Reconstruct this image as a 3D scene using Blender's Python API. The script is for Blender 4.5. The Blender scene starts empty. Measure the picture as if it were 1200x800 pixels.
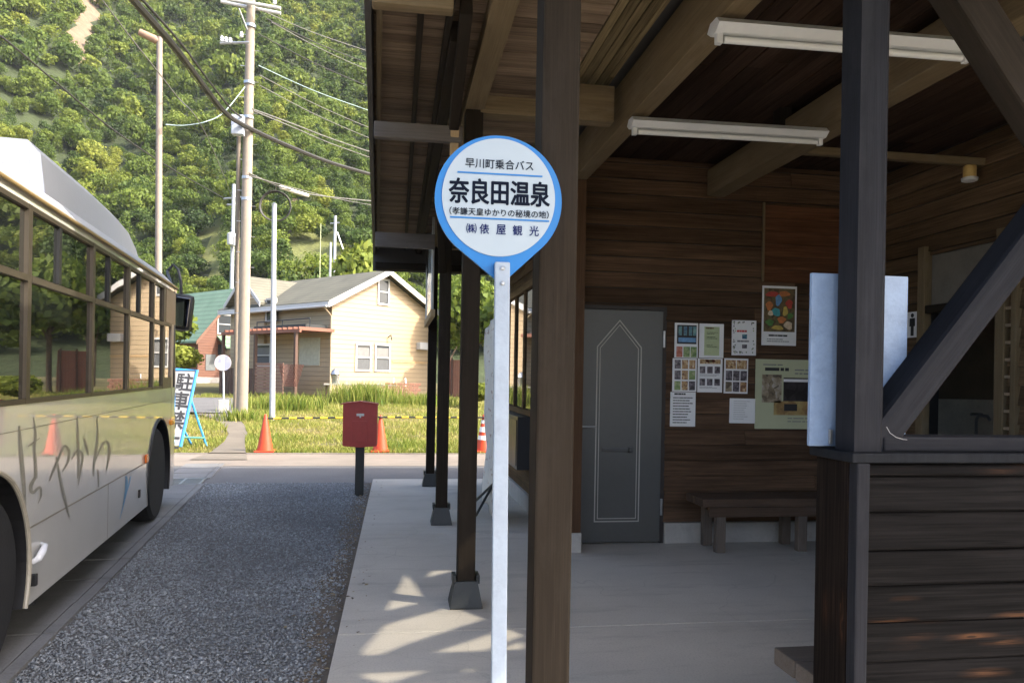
import bpy, bmesh, math, random
import numpy as np
from mathutils import Matrix, Vector

random.seed(7)
rng = np.random.default_rng(7)
sc = bpy.context.scene
COL = sc.collection

# ------------------------------------------------------------------ camera, sky, sun, exposure
F_PX, CX, CY, ROLL, EYE = 880.0, 600.0, 440.4, 0.018, 1.5
YAW = math.atan(135 / F_PX)
cam_d = bpy.data.cameras.new('camera')
cam_d.sensor_width = 36.0
cam_d.lens = 36.0 * F_PX / 1200.0
cam_d.shift_y = (CY - 400.0) / 1200.0
cam_d.clip_start = 0.05
cam_d.clip_end = 5000
cam = bpy.data.objects.new('camera', cam_d)
COL.objects.link(cam)
cam.matrix_world = (Matrix.Translation((0, 0, EYE)) @ Matrix.Rotation(-YAW, 4, 'Z')
                    @ Matrix.Rotation(math.pi / 2, 4, 'X') @ Matrix.Rotation(ROLL, 4, 'Z'))
sc.camera = cam

SUN_EL, SUN_AZ = math.radians(40), math.radians(65)     # azimuth: from straight behind the camera towards +X
sun_dir = Vector((math.sin(SUN_AZ) * math.cos(SUN_EL), -math.cos(SUN_AZ) * math.cos(SUN_EL), math.sin(SUN_EL)))
w = bpy.data.worlds.new('World'); sc.world = w; w.use_nodes = True
nt = w.node_tree; nt.nodes.clear()
sky = nt.nodes.new('ShaderNodeTexSky'); sky.sky_type = 'NISHITA'; sky.sun_disc = False
sky.dust_density = 4.0; sky.air_density = 0.8; sky.ozone_density = 0.6
sky.sun_elevation = SUN_EL
sky.sun_rotation = math.atan2(sun_dir.x, sun_dir.y)
bg = nt.nodes.new('ShaderNodeBackground'); bg.inputs['Strength'].default_value = 0.15
wo = nt.nodes.new('ShaderNodeOutputWorld')
nt.links.new(sky.outputs[0], bg.inputs[0]); nt.links.new(bg.outputs[0], wo.inputs[0])
sd = bpy.data.lights.new('sun', 'SUN'); sd.energy = 2.0; sd.angle = math.radians(0.5); sd.color = (1.0, 0.93, 0.80)
so = bpy.data.objects.new('sun', sd); COL.objects.link(so)
so.rotation_euler = sun_dir.to_track_quat('Z', 'Y').to_euler()
so.location = (30, -20, 40)
sc.view_settings.view_transform = 'Standard'
sc.view_settings.look = 'None'
sc.view_settings.exposure = 2.15
sc.view_settings.gamma = 1.0
sc.render.engine = 'CYCLES'
sc.cycles.max_bounces = 7
sc.cycles.diffuse_bounces = 4
sc.cycles.glossy_bounces = 4
sc.cycles.transparent_max_bounces = 12
sc.cycles.use_denoising = True
sc.cycles.sample_clamp_indirect = 6.0

# ------------------------------------------------------------------ turning photo pixels (1200 x 800) into places
_f = Vector((math.sin(YAW), math.cos(YAW), 0)); _r = Vector((math.cos(YAW), -math.sin(YAW), 0)); _u = Vector((0, 0, 1))
EYE_P = Vector((0, 0, EYE))
def ray(px, py):
    u = (px - CX) / F_PX; v = -(py - CY) / F_PX
    return (u * math.cos(ROLL) - v * math.sin(ROLL)) * _r + (u * math.sin(ROLL) + v * math.cos(ROLL)) * _u + _f
def at_y(px, py, Y): d = ray(px, py); return EYE_P + d * (Y / d.y)
def at_x(px, py, X): d = ray(px, py); return EYE_P + d * (X / d.x)
def at_z(px, py, Z): d = ray(px, py); return EYE_P + d * ((Z - EYE) / d.z)
def terrain(Y): return max(0.0, 0.017 * (Y - 15.0))
def at_ground(px, py):
    z = 0.0
    for _ in range(30):
        p = at_z(px, py, z); z = terrain(p.y)
    return p
def project(P):                                      # numpy (n,3) -> pixel coordinates, used to thin the wood over bare ground
    q = P - np.array(EYE_P); wd = q @ np.array(_f); u = (q @ np.array(_r)) / wd; v = (q @ np.array(_u)) / wd
    return CX + F_PX * (u + v * ROLL), CY - F_PX * (v - u * ROLL)

# ------------------------------------------------------------------ materials
def nodes(name):
    m = bpy.data.materials.new(name); m.use_nodes = True
    n = m.node_tree.nodes; n.clear(); l = m.node_tree.links
    out = n.new('ShaderNodeOutputMaterial'); b = n.new('ShaderNodeBsdfPrincipled')
    l.new(b.outputs[0], out.inputs[0])
    return m, n, l, b
def noise(n, l, vec, scale, detail=4, rough=0.6):
    t = n.new('ShaderNodeTexNoise'); t.inputs['Scale'].default_value = scale
    t.inputs['Detail'].default_value = detail; t.inputs['Roughness'].default_value = rough
    if vec is not None: l.new(vec, t.inputs['Vector'])
    return t.outputs['Fac']
def ramp(n, l, fac, stops):
    r = n.new('ShaderNodeValToRGB'); e = r.color_ramp.elements
    while len(e) < len(stops): e.new(0.5)
    for el, (p, c) in zip(e, stops): el.position = p; el.color = (*c, 1)
    l.new(fac, r.inputs[0]); return r.outputs[0]
def math_n(n, l, op, a, b):
    t = n.new('ShaderNodeMath'); t.operation = op
    for i, x in enumerate((a, b)):
        if isinstance(x, (int, float)): t.inputs[i].default_value = x
        else: l.new(x, t.inputs[i])
    return t.outputs[0]
def mix(n, l, fac, a, b, mode='MIX'):
    t = n.new('ShaderNodeMix'); t.data_type = 'RGBA'; t.blend_type = mode
    if isinstance(fac, (int, float)): t.inputs[0].default_value = fac
    else: l.new(fac, t.inputs[0])
    for i, x in ((6, a), (7, b)):
        if isinstance(x, tuple): t.inputs[i].default_value = (*x, 1)
        else: l.new(x, t.inputs[i])
    return t.outputs[2]
def bump(n, l, b, h, strength=0.3, dist=0.01):
    t = n.new('ShaderNodeBump'); t.inputs['Strength'].default_value = strength; t.inputs['Distance'].default_value = dist
    l.new(h, t.inputs['Height']); l.new(t.outputs[0], b.inputs['Normal'])
def coords(n, l, scale=(1, 1, 1), per_object=False, attr=None):
    tc = n.new('ShaderNodeTexCoord'); v = tc.outputs['Object']
    if per_object:
        oi = n.new('ShaderNodeObjectInfo'); s = n.new('ShaderNodeVectorMath'); s.operation = 'ADD'
        mm = n.new('ShaderNodeMath'); mm.operation = 'MULTIPLY'; mm.inputs[1].default_value = 37.0
        l.new(oi.outputs['Random'], mm.inputs[0]); l.new(v, s.inputs[0]); l.new(mm.outputs[0], s.inputs[1]); v = s.outputs[0]
    if attr:
        a = n.new('ShaderNodeAttribute'); a.attribute_name = attr
        s = n.new('ShaderNodeVectorMath'); s.operation = 'ADD'
        mm = n.new('ShaderNodeMath'); mm.operation = 'MULTIPLY'; mm.inputs[1].default_value = 53.0
        l.new(a.outputs['Fac'], mm.inputs[0]); l.new(v, s.inputs[0]); l.new(mm.outputs[0], s.inputs[1]); v = s.outputs[0]
    mp = n.new('ShaderNodeMapping'); mp.inputs['Scale'].default_value = scale
    l.new(v, mp.inputs['Vector']); return mp.outputs[0], v
_cache = {}
def mat(name, col, rough=0.6, var=0.18, scale=6.0, bmp=0.0, metal=0.0, coat=0.0, spec=0.5, dirt=None, per=True):
    if name in _cache: return _cache[name]
    m, n, l, b = nodes(name)
    v, _ = coords(n, l, per_object=per)
    f1 = noise(n, l, v, scale, 5); f2 = noise(n, l, v, scale * 7, 3)
    lo = tuple(c * (1 - var) for c in col); hi = tuple(min(1, c * (1 + var)) for c in col)
    c = ramp(n, l, f1, [(0.3, lo), (0.7, hi)])
    c = mix(n, l, 0.35, c, ramp(n, l, f2, [(0.3, lo), (0.7, hi)]))
    if dirt:
        f3 = noise(n, l, v, scale * 0.6, 6, 0.7)
        c = mix(n, l, ramp(n, l, f3, [(0.52, (0, 0, 0)), (0.72, (1, 1, 1))]), c, dirt)
    l.new(c, b.inputs['Base Color'])
    rr = n.new('ShaderNodeMapRange'); rr.inputs[3].default_value = max(0.02, rough - 0.08); rr.inputs[4].default_value = min(1, rough + 0.08)
    l.new(f1, rr.inputs[0]); l.new(rr.outputs[0], b.inputs['Roughness'])
    b.inputs['Metallic'].default_value = metal; b.inputs['Coat Weight'].default_value = coat; b.inputs['Coat Roughness'].default_value = 0.04
    b.inputs['Specular IOR Level'].default_value = spec
    if bmp: bump(n, l, b, f2, bmp, 0.01)
    _cache[name] = m; return m
def wood(name, dark, light, knots=0.0, rough=0.7):
    """grain along the local Z of every beam"""
    m, n, l, b = nodes(name)
    v, raw = coords(n, l, (34, 34, 1.1), per_object=True)
    g = noise(n, l, v, 1.0, 6, 0.65)
    v2, _ = coords(n, l, (5, 5, 1.4), per_object=True)
    g2 = noise(n, l, v2, 1.0, 4, 0.6)
    c = ramp(n, l, g, [(0.3, dark), (0.75, light)])
    c = mix(n, l, ramp(n, l, g2, [(0.35, (0, 0, 0)), (0.75, (0.75,) * 3)]), c, tuple(x * 0.55 for x in dark))
    vf, _ = coords(n, l, (150, 150, 3.0), per_object=True); gf = noise(n, l, vf, 1.0, 3, 0.6)
    c = mix(n, l, 0.75, c, ramp(n, l, gf, [(0.38, (0.35,) * 3), (0.62, (1.5,) * 3)]), 'MULTIPLY')
    vc, _ = coords(n, l, (42, 42, 0.7), per_object=True)
    ck = ramp(n, l, noise(n, l, vc, 1.0, 2, 0.5), [(0.475, (0,) * 3), (0.497, (0.85,) * 3), (0.503, (0.85,) * 3), (0.525, (0,) * 3)])
    c = mix(n, l, ck, c, tuple(x * 0.3 for x in dark))
    vk, _ = coords(n, l, (11, 11, 1.8), per_object=True); vo = n.new('ShaderNodeTexVoronoi'); vo.inputs['Scale'].default_value = 1.0; l.new(vk, vo.inputs['Vector'])
    c = mix(n, l, ramp(n, l, vo.outputs['Distance'], [(0.0, (0.85,) * 3), (0.10, (0.4,) * 3), (0.2, (0,) * 3)]), c, tuple(x * 0.45 for x in dark))
    vw, _ = coords(n, l, (7, 7, 2.2), per_object=True)
    c = mix(n, l, ramp(n, l, noise(n, l, vw, 1.0, 7, 0.75), [(0.50, (0,) * 3), (0.64, (0.55,) * 3)]), c, tuple((x * 0.55 + sum(light) / 3 * 0.5) for x in light))
    oi = n.new('ShaderNodeObjectInfo')
    k = n.new('ShaderNodeMapRange'); k.inputs[3].default_value = 0.8; k.inputs[4].default_value = 1.25
    l.new(oi.outputs['Random'], k.inputs[0])
    s = n.new('ShaderNodeVectorMath'); s.operation = 'SCALE'; l.new(c, s.inputs[0]); l.new(k.outputs[0], s.inputs['Scale'])
    col = s.outputs[0]
    # worn pale arrises: real wear at the edges of planed timber
    ge = n.new('ShaderNodeNewGeometry'); wear = ramp(n, l, ge.outputs['Pointiness'], [(0.5, (0, 0, 0)), (0.56, (1, 1, 1))])
    col = mix(n, l, math_n(n, l, 'MULTIPLY', wear, 0.6), col, light)
    l.new(col, b.inputs['Base Color']); b.inputs['Roughness'].default_value = rough
    b.inputs['Specular IOR Level'].default_value = 0.05
    bump(n, l, b, g, 0.35, 0.004)
    return m
def boards(name, axis, dark, light, knot=None, rough=0.72, fine=0.35):
    """siding: grain along a world axis, tone and figure change from board to board (face attribute rnd)"""
    m, n, l, b = nodes(name)
    sc_ = [26, 26, 26]; sc_['xyz'.index(axis)] = 0.9
    v, raw = coords(n, l, tuple(sc_), attr='rnd')
    g = noise(n, l, v, 1.0, 6, 0.65)
    s2 = [3.5, 3.5, 5]; s2['xyz'.index(axis)] = 0.8
    v2, _ = coords(n, l, tuple(s2), attr='rnd')
    g2 = noise(n, l, v2, 1.0, 4)
    c = ramp(n, l, g, [(0.28 - 0.2 * (0.9 - fine), dark), (0.78 + 0.25 * (0.9 - fine), light)])
    c = mix(n, l, ramp(n, l, g2, [(0.4, (0, 0, 0)), (0.75, (0.7,) * 3)]), c, tuple(x * 0.5 for x in dark))
    sf = [120, 120, 120]; sf['xyz'.index(axis)] = 2.5
    vf, _ = coords(n, l, tuple(sf), attr='rnd'); gf = noise(n, l, vf, 1.0, 3, 0.6)
    c = mix(n, l, fine, c, ramp(n, l, gf, [(0.38, (0.4,) * 3), (0.62, (1.5,) * 3)]), 'MULTIPLY')
    sk = [38, 38, 38]; sk['xyz'.index(axis)] = 0.55
    vc, _ = coords(n, l, tuple(sk), attr='rnd')
    ck = ramp(n, l, noise(n, l, vc, 1.0, 2, 0.5), [(0.478, (0,) * 3), (0.497, (fine,) * 3), (0.503, (fine,) * 3), (0.522, (0,) * 3)])
    c = mix(n, l, ck, c, tuple(x * 0.35 for x in dark))
    if knot:
        s3 = [11, 11, 20]; s3['xyz'.index(axis)] = 3.6
        v3, _ = coords(n, l, tuple(s3), attr='rnd')
        vo = n.new('ShaderNodeTexVoronoi'); vo.inputs['Scale'].default_value = 1.0; l.new(v3, vo.inputs['Vector'])
        kf = ramp(n, l, vo.outputs['Distance'], [(0.0, (0.1,) * 3), (0.06, (0.3,) * 3), (0.09, (1,) * 3), (0.2, (.45,) * 3), (0.42, (0,) * 3)])
        s4 = [0.9, 0.9, 2.2]; v4, _ = coords(n, l, tuple(s4), attr='rnd')
        kf = math_n(n, l, 'MULTIPLY', kf, ramp(n, l, noise(n, l, v4, 1.0, 2), [(0.47, (0,) * 3), (0.60, (1,) * 3)]))
        kf = math_n(n, l, 'MULTIPLY', kf, ramp(n, l, g, [(0.35, (0.15,) * 3), (0.6, (1,) * 3)]))
        s5 = [70, 70, 70]; s5['xyz'.index(axis)] = 3.0; v5, _ = coords(n, l, tuple(s5), attr='rnd')
        kf = math_n(n, l, 'MULTIPLY', kf, ramp(n, l, noise(n, l, v5, 1.0, 3, 0.6), [(0.42, (0.05,) * 3), (0.56, (1.3,) * 3)]))
        c = mix(n, l, kf, c, knot)
    a = n.new('ShaderNodeAttribute'); a.attribute_name = 'rnd'
    k = n.new('ShaderNodeMapRange'); k.inputs[3].default_value = 0.78; k.inputs[4].default_value = 1.22
    l.new(a.outputs['Fac'], k.inputs[0])
    s = n.new('ShaderNodeVectorMath'); s.operation = 'SCALE'; l.new(c, s.inputs[0]); l.new(k.outputs[0], s.inputs['Scale'])
    l.new(s.outputs[0], b.inputs['Base Color']); b.inputs['Roughness'].default_value = rough
    b.inputs['Specular IOR Level'].default_value = 0.05
    bump(n, l, b, g, 0.3, 0.004)
    return m
def leaf(name, stops, rough=0.55, trans=0.25):
    m, n, l, b = nodes(name)
    a = n.new('ShaderNodeAttribute'); a.attribute_name = 'rnd'
    c = ramp(n, l, a.outputs['Fac'], stops)
    l.new(c, b.inputs['Base Color']); b.inputs['Roughness'].default_value = rough
    b.inputs['Specular IOR Level'].default_value = 0.25
    if trans:
        tr = n.new('ShaderNodeBsdfTranslucent'); l.new(c, tr.inputs[0])
        ms = n.new('ShaderNodeMixShader'); ms.inputs[0].default_value = trans
        l.new(b.outputs[0], ms.inputs[1]); l.new(tr.outputs[0], ms.inputs[2])
        out = [x for x in n if x.type == 'OUTPUT_MATERIAL'][0]; l.new(ms.outputs[0], out.inputs[0])
    return m
def glass_dark(name, col=(0.012, 0.014, 0.013), ior=1.6, wob=0.02):
    m, n, l, b = nodes(name)
    b.inputs['Base Color'].default_value = (*col, 1); b.inputs['Roughness'].default_value = 0.015; b.inputs['IOR'].default_value = ior
    v, _ = coords(n, l); bump(n, l, b, noise(n, l, v, 1.3, 1), wob, 0.05)
    return m

M_POST = wood('dark_stained_post_wood', (0.0042, 0.0034, 0.0026), (0.034, 0.0265, 0.0195))
M_BEAM = wood('weathered_beam_wood', (0.058, 0.043, 0.025), (0.215, 0.160, 0.092))
M_PALE = wood('pale_raw_wood', (0.30, 0.20, 0.10), (0.50, 0.36, 0.20))
M_BLUEWOOD = wood('blackened_frame_wood', (0.0038, 0.0041, 0.0050), (0.0265, 0.0270, 0.0315))
M_GREYWOOD = wood('greyed_bench_wood', (0.06, 0.048, 0.038), (0.19, 0.155, 0.125))
M_BENCH = wood('dark_bench_wood', (0.035, 0.023, 0.015), (0.12, 0.08, 0.055))
M_WALLX = boards('hall_boards_across', 'x', (0.056, 0.033, 0.0195), (0.185, 0.112, 0.068))
M_WALLY = boards('hall_boards_along', 'y', (0.08, 0.05, 0.027), (0.25, 0.16, 0.09))
M_LOWX = boards('low_wall_boards', 'x', (0.0030, 0.0028, 0.0029), (0.0200, 0.0175, 0.0168), knot=(0.105, 0.050, 0.025), fine=0.6)
M_LOWY = boards('low_wall_end_boards', 'z', (0.005, 0.0038, 0.0033), (0.030, 0.020, 0.015), knot=(0.10, 0.043, 0.02), fine=0.8)
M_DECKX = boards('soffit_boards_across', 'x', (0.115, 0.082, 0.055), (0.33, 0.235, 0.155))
M_DECKY = boards('soffit_boards_along', 'y', (0.16, 0.12, 0.06), (0.42, 0.32, 0.17))  # brighter than the cross boards: sun bounce put into their colour
M_DARKBOARD = boards('dark_ceiling_boards', 'y', (0.03, 0.018, 0.012), (0.075, 0.045, 0.03))  # plain dark brown ceiling boards
M_FOUND = mat('foundation_concrete', (0.42, 0.40, 0.36), 0.9, 0.15, 4, 0.3, dirt=(0.25, 0.23, 0.2))
M_BLACK = mat('black_plastic', (0.015, 0.015, 0.016), 0.45)
M_BLACKMETAL = mat('black_painted_metal', (0.02, 0.023, 0.023), 0.5, 0.3, 9, 0.1)
M_WHITEMETAL = mat('white_enamel_metal', (0.60, 0.61, 0.61), 0.4, 0.06, 5)
M_STEEL = mat('galvanised_steel', (0.45, 0.46, 0.47), 0.4, 0.15, 14, metal=0.9)
M_PAPER = mat('white_paper', (0.78, 0.78, 0.78), 0.5, 0.03, 3)
M_INK = mat('black_ink', (0.02, 0.02, 0.022), 0.6, 0.1)
M_GLASS = glass_dark('house_window_glass', (0.05, 0.055, 0.06), 1.5)

# ------------------------------------------------------------------ mesh building
class MB:
    def __init__(s): s.v = []; s.f = []; s.r = []; s.m = []
    def add(s, vs, fs, mi=0, rnd=None):
        o = len(s.v); s.v.extend([tuple(p) for p in vs])
        rr = random.random() if rnd is None else rnd
        for f in fs: s.f.append(tuple(i + o for i in f)); s.m.append(mi); s.r.append(rr)
    def box(s, a, b, mi=0, rnd=None, M=None):
        x0, y0, z0 = (min(a[i], b[i]) for i in range(3)); x1, y1, z1 = (max(a[i], b[i]) for i in range(3))
        vs = [Vector((x, y, z)) for z in (z0, z1) for x, y in ((x0, y0), (x1, y0), (x1, y1), (x0, y1))]
        if M is not None: vs = [M @ p for p in vs]
        s.add(vs, [(3, 2, 1, 0), (4, 5, 6, 7), (0, 1, 5, 4), (1, 2, 6, 5), (2, 3, 7, 6), (3, 0, 4, 7)], mi, rnd); return s
    def cbox(s, a, b, c=0.01, mi=0, rnd=None, M=None):
        """box with chamfered edges"""
        lo = Vector([min(a[i], b[i]) for i in range(3)]); hi = Vector([max(a[i], b[i]) for i in range(3)])
        bm = bmesh.new(); bmesh.ops.create_cube(bm, size=1.0)
        for v in bm.verts: v.co = Vector([(lo[i] + hi[i]) / 2 + v.co[i] * (hi[i] - lo[i]) for i in range(3)])
        c = min(c, 0.45 * min(hi - lo))
        bmesh.ops.bevel(bm, geom=bm.edges[:], offset=c, segments=2, affect='EDGES', profile=0.6)
        vs = [v.co.copy() if M is None else M @ v.co for v in bm.verts]
        for i, v in enumerate(bm.verts): v.index = i
        s.add(vs, [tuple(v.index for v in f.verts) for f in bm.faces], mi, rnd); bm.free(); return s
    def quad(s, p0, p1, p2, p3, mi=0, rnd=None): s.add([p0, p1, p2, p3], [(0, 1, 2, 3)], mi, rnd); return s
    def prism(s, poly, off, mi=0, rnd=None):
        """planar polygon (3-D points) given thickness along vector off"""
        n = len(poly); off = Vector(off); a = [Vector(p) for p in poly]; b = [p + off for p in a]
        fs = [tuple(range(n))[::-1], tuple(range(n, 2 * n))] + [(i, (i + 1) % n, n + (i + 1) % n, n + i) for i in range(n)]
        s.add(a + b, fs, mi, rnd); return s
    def tube(s, pts, rad, n=8, mi=0, rnd=None, cap=True):
        pts = [Vector(p) for p in pts]
        if not hasattr(rad, '__len__'): rad = [rad] * len(pts)
        vs = []; up = None
        for i, p in enumerate(pts):
            t = (pts[min(i + 1, len(pts) - 1)] - pts[max(i - 1, 0)]).normalized()
            if up is None:
                up = Vector((0, 0, 1)) if abs(t.z) < 0.9 else Vector((1, 0, 0))
            a = t.cross(up).normalized(); bb = a.cross(t).normalized(); up = bb
            for k in range(n):
                q = 2 * math.pi * k / n
                vs.append(p + rad[i] * (math.cos(q) * a + math.sin(q) * bb))
        fs = []
        for i in range(len(pts) - 1):
            for k in range(n):
                k2 = (k + 1) % n; fs.append((i * n + k, i * n + k2, (i + 1) * n + k2, (i + 1) * n + k))
        if cap: fs += [tuple(range(n))[::-1], tuple(range((len(pts) - 1) * n, len(pts) * n))]
        s.add(vs, fs, mi, rnd); return s
    def lathe(s, prof, n=24, mi=0, M=None, rnd=None):
        """profile (radius, height) turned about local Z"""
        vs = []; fs = []
        for r, z in prof:
            for k in range(n):
                q = 2 * math.pi * k / n; vs.append(Vector((r * math.cos(q), r * math.sin(q), z)))
        if M is not None: vs = [M @ p for p in vs]
        for i in range(len(prof) - 1):
            for k in range(n):
                k2 = (k + 1) % n; fs.append((i * n + k, i * n + k2, (i + 1) * n + k2, (i + 1) * n + k))
        fs.append(tuple(range(n))[::-1]); fs.append(tuple(range((len(prof) - 1) * n, len(prof) * n)))
        s.add(vs, fs, mi, rnd); return s
    def loft(s, sections, mi=0, cap=True, closed=False):
        n = len(sections[0]); vs = [p for c in sections for p in c]; fs = []
        for i in range(len(sections) - 1):
            for k in range(n if closed else n - 1):
                k2 = (k + 1) % n; fs.append((i * n + k, i * n + k2, (i + 1) * n + k2, (i + 1) * n + k))
        if cap: fs += [tuple(range(n))[::-1], tuple(range((len(sections) - 1) * n, len(sections) * n))]
        s.add(vs, fs, mi, 0.5); return s
    def build(s, name, mats, parent=None, M=None, smooth=False):
        me = bpy.data.meshes.new(name); me.from_pydata(s.v, [], s.f)
        if not isinstance(mats, (list, tuple)): mats = [mats]
        for m in mats: me.materials.append(m)
        me.polygons.foreach_set('material_index', s.m)
        at = me.attributes.new('rnd', 'FLOAT', 'FACE'); at.data.foreach_set('value', s.r)
        bm = bmesh.new(); bm.from_mesh(me); bmesh.ops.recalc_face_normals(bm, faces=bm.faces[:]); bm.to_mesh(me); bm.free()
        if smooth:
            me.polygons.foreach_set('use_smooth', [True] * len(me.polygons)); me.set_sharp_from_angle(angle=math.radians(40))
        me.update()
        return put(name, me, parent, M)
W = {}
def put(name, me, parent=None, M=None):
    """link an object; M is its world matrix (identity: the mesh was built in world coordinates)"""
    o = bpy.data.objects.new(name, me); COL.objects.link(o)
    M = Matrix.Identity(4) if M is None else M
    W[o.name] = M
    if parent is not None:
        o.parent = parent; o.matrix_basis = W[parent.name].inverted() @ M
    else: o.matrix_basis = M
    return o
def tag(o, label=None, cat=None, group=None, kind=None):
    if label: o['label'] = label
    if cat: o['category'] = cat
    if group: o['group'] = group
    if kind: o['kind'] = kind
    return o
def thing(name, M, label, cat, group=None):
    if not isinstance(M, Matrix): M = Matrix.Translation(M)
    return tag(put(name, None, None, M), label, cat, group)
def copy_tree(o, parent=None):
    c = o.copy(); COL.objects.link(c); c.parent = parent
    for ch in o.children: copy_tree(ch, c)
    return c
def frame_of(p0, p1, up=(0, 0, 1)):
    p0, p1 = Vector(p0), Vector(p1); z = (p1 - p0).normalized(); up = Vector(up)
    if abs(z.dot(up.normalized())) > 0.98: up = Vector((0, 1, 0))
    x = up.cross(z).normalized(); y = z.cross(x)
    M = Matrix((x, y, z)).transposed().to_4x4(); M.translation = p0
    return M, (p1 - p0).length
def beam(name, p0, p1, wd, ht, m, parent=None, up=(0, 0, 1), ch=0.008):
    """squared timber from p0 to p1, its own object with the grain along its length"""
    M, L = frame_of(p0, p1, up); b = MB(); b.cbox((-wd / 2, -ht / 2, 0), (wd / 2, ht / 2, L), ch)
    return b.build(name, m, parent, M)
def text_mesh(body, bold=0.0, width=None, height=None, extrude=0.0):
    """letters centred on the origin in the XY plane, scaled to the wanted size"""
    c = bpy.data.curves.new('lettering', 'FONT'); c.body = body; c.offset = 0.0; c.extrude = 0; c.resolution_u = 4
    t = bpy.data.objects.new('lettering', c); me = bpy.data.meshes.new_from_object(t)
    bpy.data.objects.remove(t); bpy.data.curves.remove(c)
    co = np.empty(len(me.vertices) * 3); me.vertices.foreach_get('co', co); co = co.reshape(-1, 3)
    lo, hi = co.min(0), co.max(0); co -= (lo + hi) / 2; s = hi - lo
    kx = width / s[0] if width else height / s[1]; ky = height / s[1] if height else kx
    co[:, 0] *= kx; co[:, 1] *= ky
    me.vertices.foreach_set('co', co.ravel()); me.update()
    if bold:                                             # heavier strokes: the same outline laid over itself, a little aside each time
        bm = bmesh.new(); bm.from_mesh(me); g0 = bm.verts[:] + bm.edges[:] + bm.faces[:]; d = bold * (height or width)
        for k in range(8):
            g = bmesh.ops.duplicate(bm, geom=g0)['geom']; q = k * math.pi / 4
            bmesh.ops.translate(bm, verts=[e for e in g if isinstance(e, bmesh.types.BMVert)], vec=(d * math.cos(q), d * math.sin(q), 0.00012 * (k + 1)))
        bm.to_mesh(me); bm.free(); me.update()
    return me
def lettering(name, body, M, m, parent, **kw):
    me = text_mesh(body, **kw); me.name = name; me.materials.clear(); me.materials.append(m)
    return put(name, me, parent, M)
def face_matrix(origin, right, up):
    r = Vector(right).normalized(); u = Vector(up).normalized(); n = r.cross(u)
    M = Matrix((r, u, n)).transposed().to_4x4(); M.translation = Vector(origin); return M
def arrays(name, verts, faces, mats, rnd=None, matidx=None, parent=None, smooth=False):
    """a big mesh straight from numpy arrays; all faces have the same corner count"""
    me = bpy.data.meshes.new(name); n, k = faces.shape
    me.vertices.add(len(verts)); me.vertices.foreach_set('co', np.ascontiguousarray(verts, dtype=np.float32).ravel())
    me.loops.add(n * k); me.loops.foreach_set('vertex_index', np.ascontiguousarray(faces, dtype=np.int32).ravel())
    me.polygons.add(n); me.polygons.foreach_set('loop_start', np.arange(0, n * k, k, dtype=np.int32))
    for m in (mats if isinstance(mats, (list, tuple)) else [mats]): me.materials.append(m)
    if matidx is not None: me.polygons.foreach_set('material_index', matidx.astype(np.int32))
    if rnd is not None:
        at = me.attributes.new('rnd', 'FLOAT', 'FACE'); at.data.foreach_set('value', rnd.astype(np.float32))
    if smooth: me.polygons.foreach_set('use_smooth', np.ones(n, dtype=bool))
    me.update(calc_edges=True)
    return put(name, me, parent)

def siding(mb, origin, e, nrm, L, z0, z1, step, openings=(), lip=0.016, joint=1.8, mi=0, seed=0, gap=0.0):
    """lapped horizontal boards as real, slightly tilted strips with butt joints; openings are (u0,u1,z0,z1)"""
    R = random.Random(seed); o = Vector(origin); e = Vector(e); nrm = Vector(nrm)
    z = z0
    while z < z1 - 1e-4:
        zt = min(z + step, z1); us = [0.0]
        while us[-1] < L - 0.3: us.append(min(L, us[-1] + joint * R.uniform(0.6, 1.6)))
        us[-1] = L
        if len(us) > 2 and us[-1] - us[-2] < 0.3: us.pop(-2)
        for u0, u1 in zip(us[:-1], us[1:]):
            pieces = [(u0 + 0.0015, u1 - 0.0015, z, zt)]
            for (a, b, c, d) in openings:
                nxt = []
                for (p, q, r_, s_) in pieces:
                    if b <= p or a >= q or d <= r_ + 1e-4 or c >= s_ - 1e-4: nxt.append((p, q, r_, s_)); continue
                    if a > p: nxt.append((p, a, r_, s_))
                    if b < q: nxt.append((b, q, r_, s_))
                    p2, q2 = max(p, a), min(q, b)
                    if c > r_: nxt.append((p2, q2, r_, c))
                    if d < s_: nxt.append((p2, q2, d, s_))
                pieces = nxt
            rr = R.random()
            for (p, q, r_, s_) in pieces:
                k0 = lip * (1 - (r_ - z) / step); k1 = lip * (1 - (s_ - z) / step)
                j = R.uniform(-0.001, 0.001)
                P = lambda u, zz, k: o + e * u + Vector((0, 0, zz)) + nrm * (k + j)
                mb.quad(P(p, r_, k0), P(q, r_, k0), P(q, s_ + gap, k1), P(p, s_ + gap, k1), mi, rr)
                mb.quad(P(p, r_, -0.004), P(q, r_, -0.004), P(q, r_, k0), P(p, r_, k0), mi, rr)
                mb.quad(P(p, r_, -0.004), P(p, r_, k0), P(p, s_ + gap, k1), P(p, s_ + gap, -0.004), mi, rr)
                mb.quad(P(q, r_, -0.004), P(q, r_, k0), P(q, s_ + gap, k1), P(q, s_ + gap, -0.004), mi, rr)
        z = zt
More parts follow.
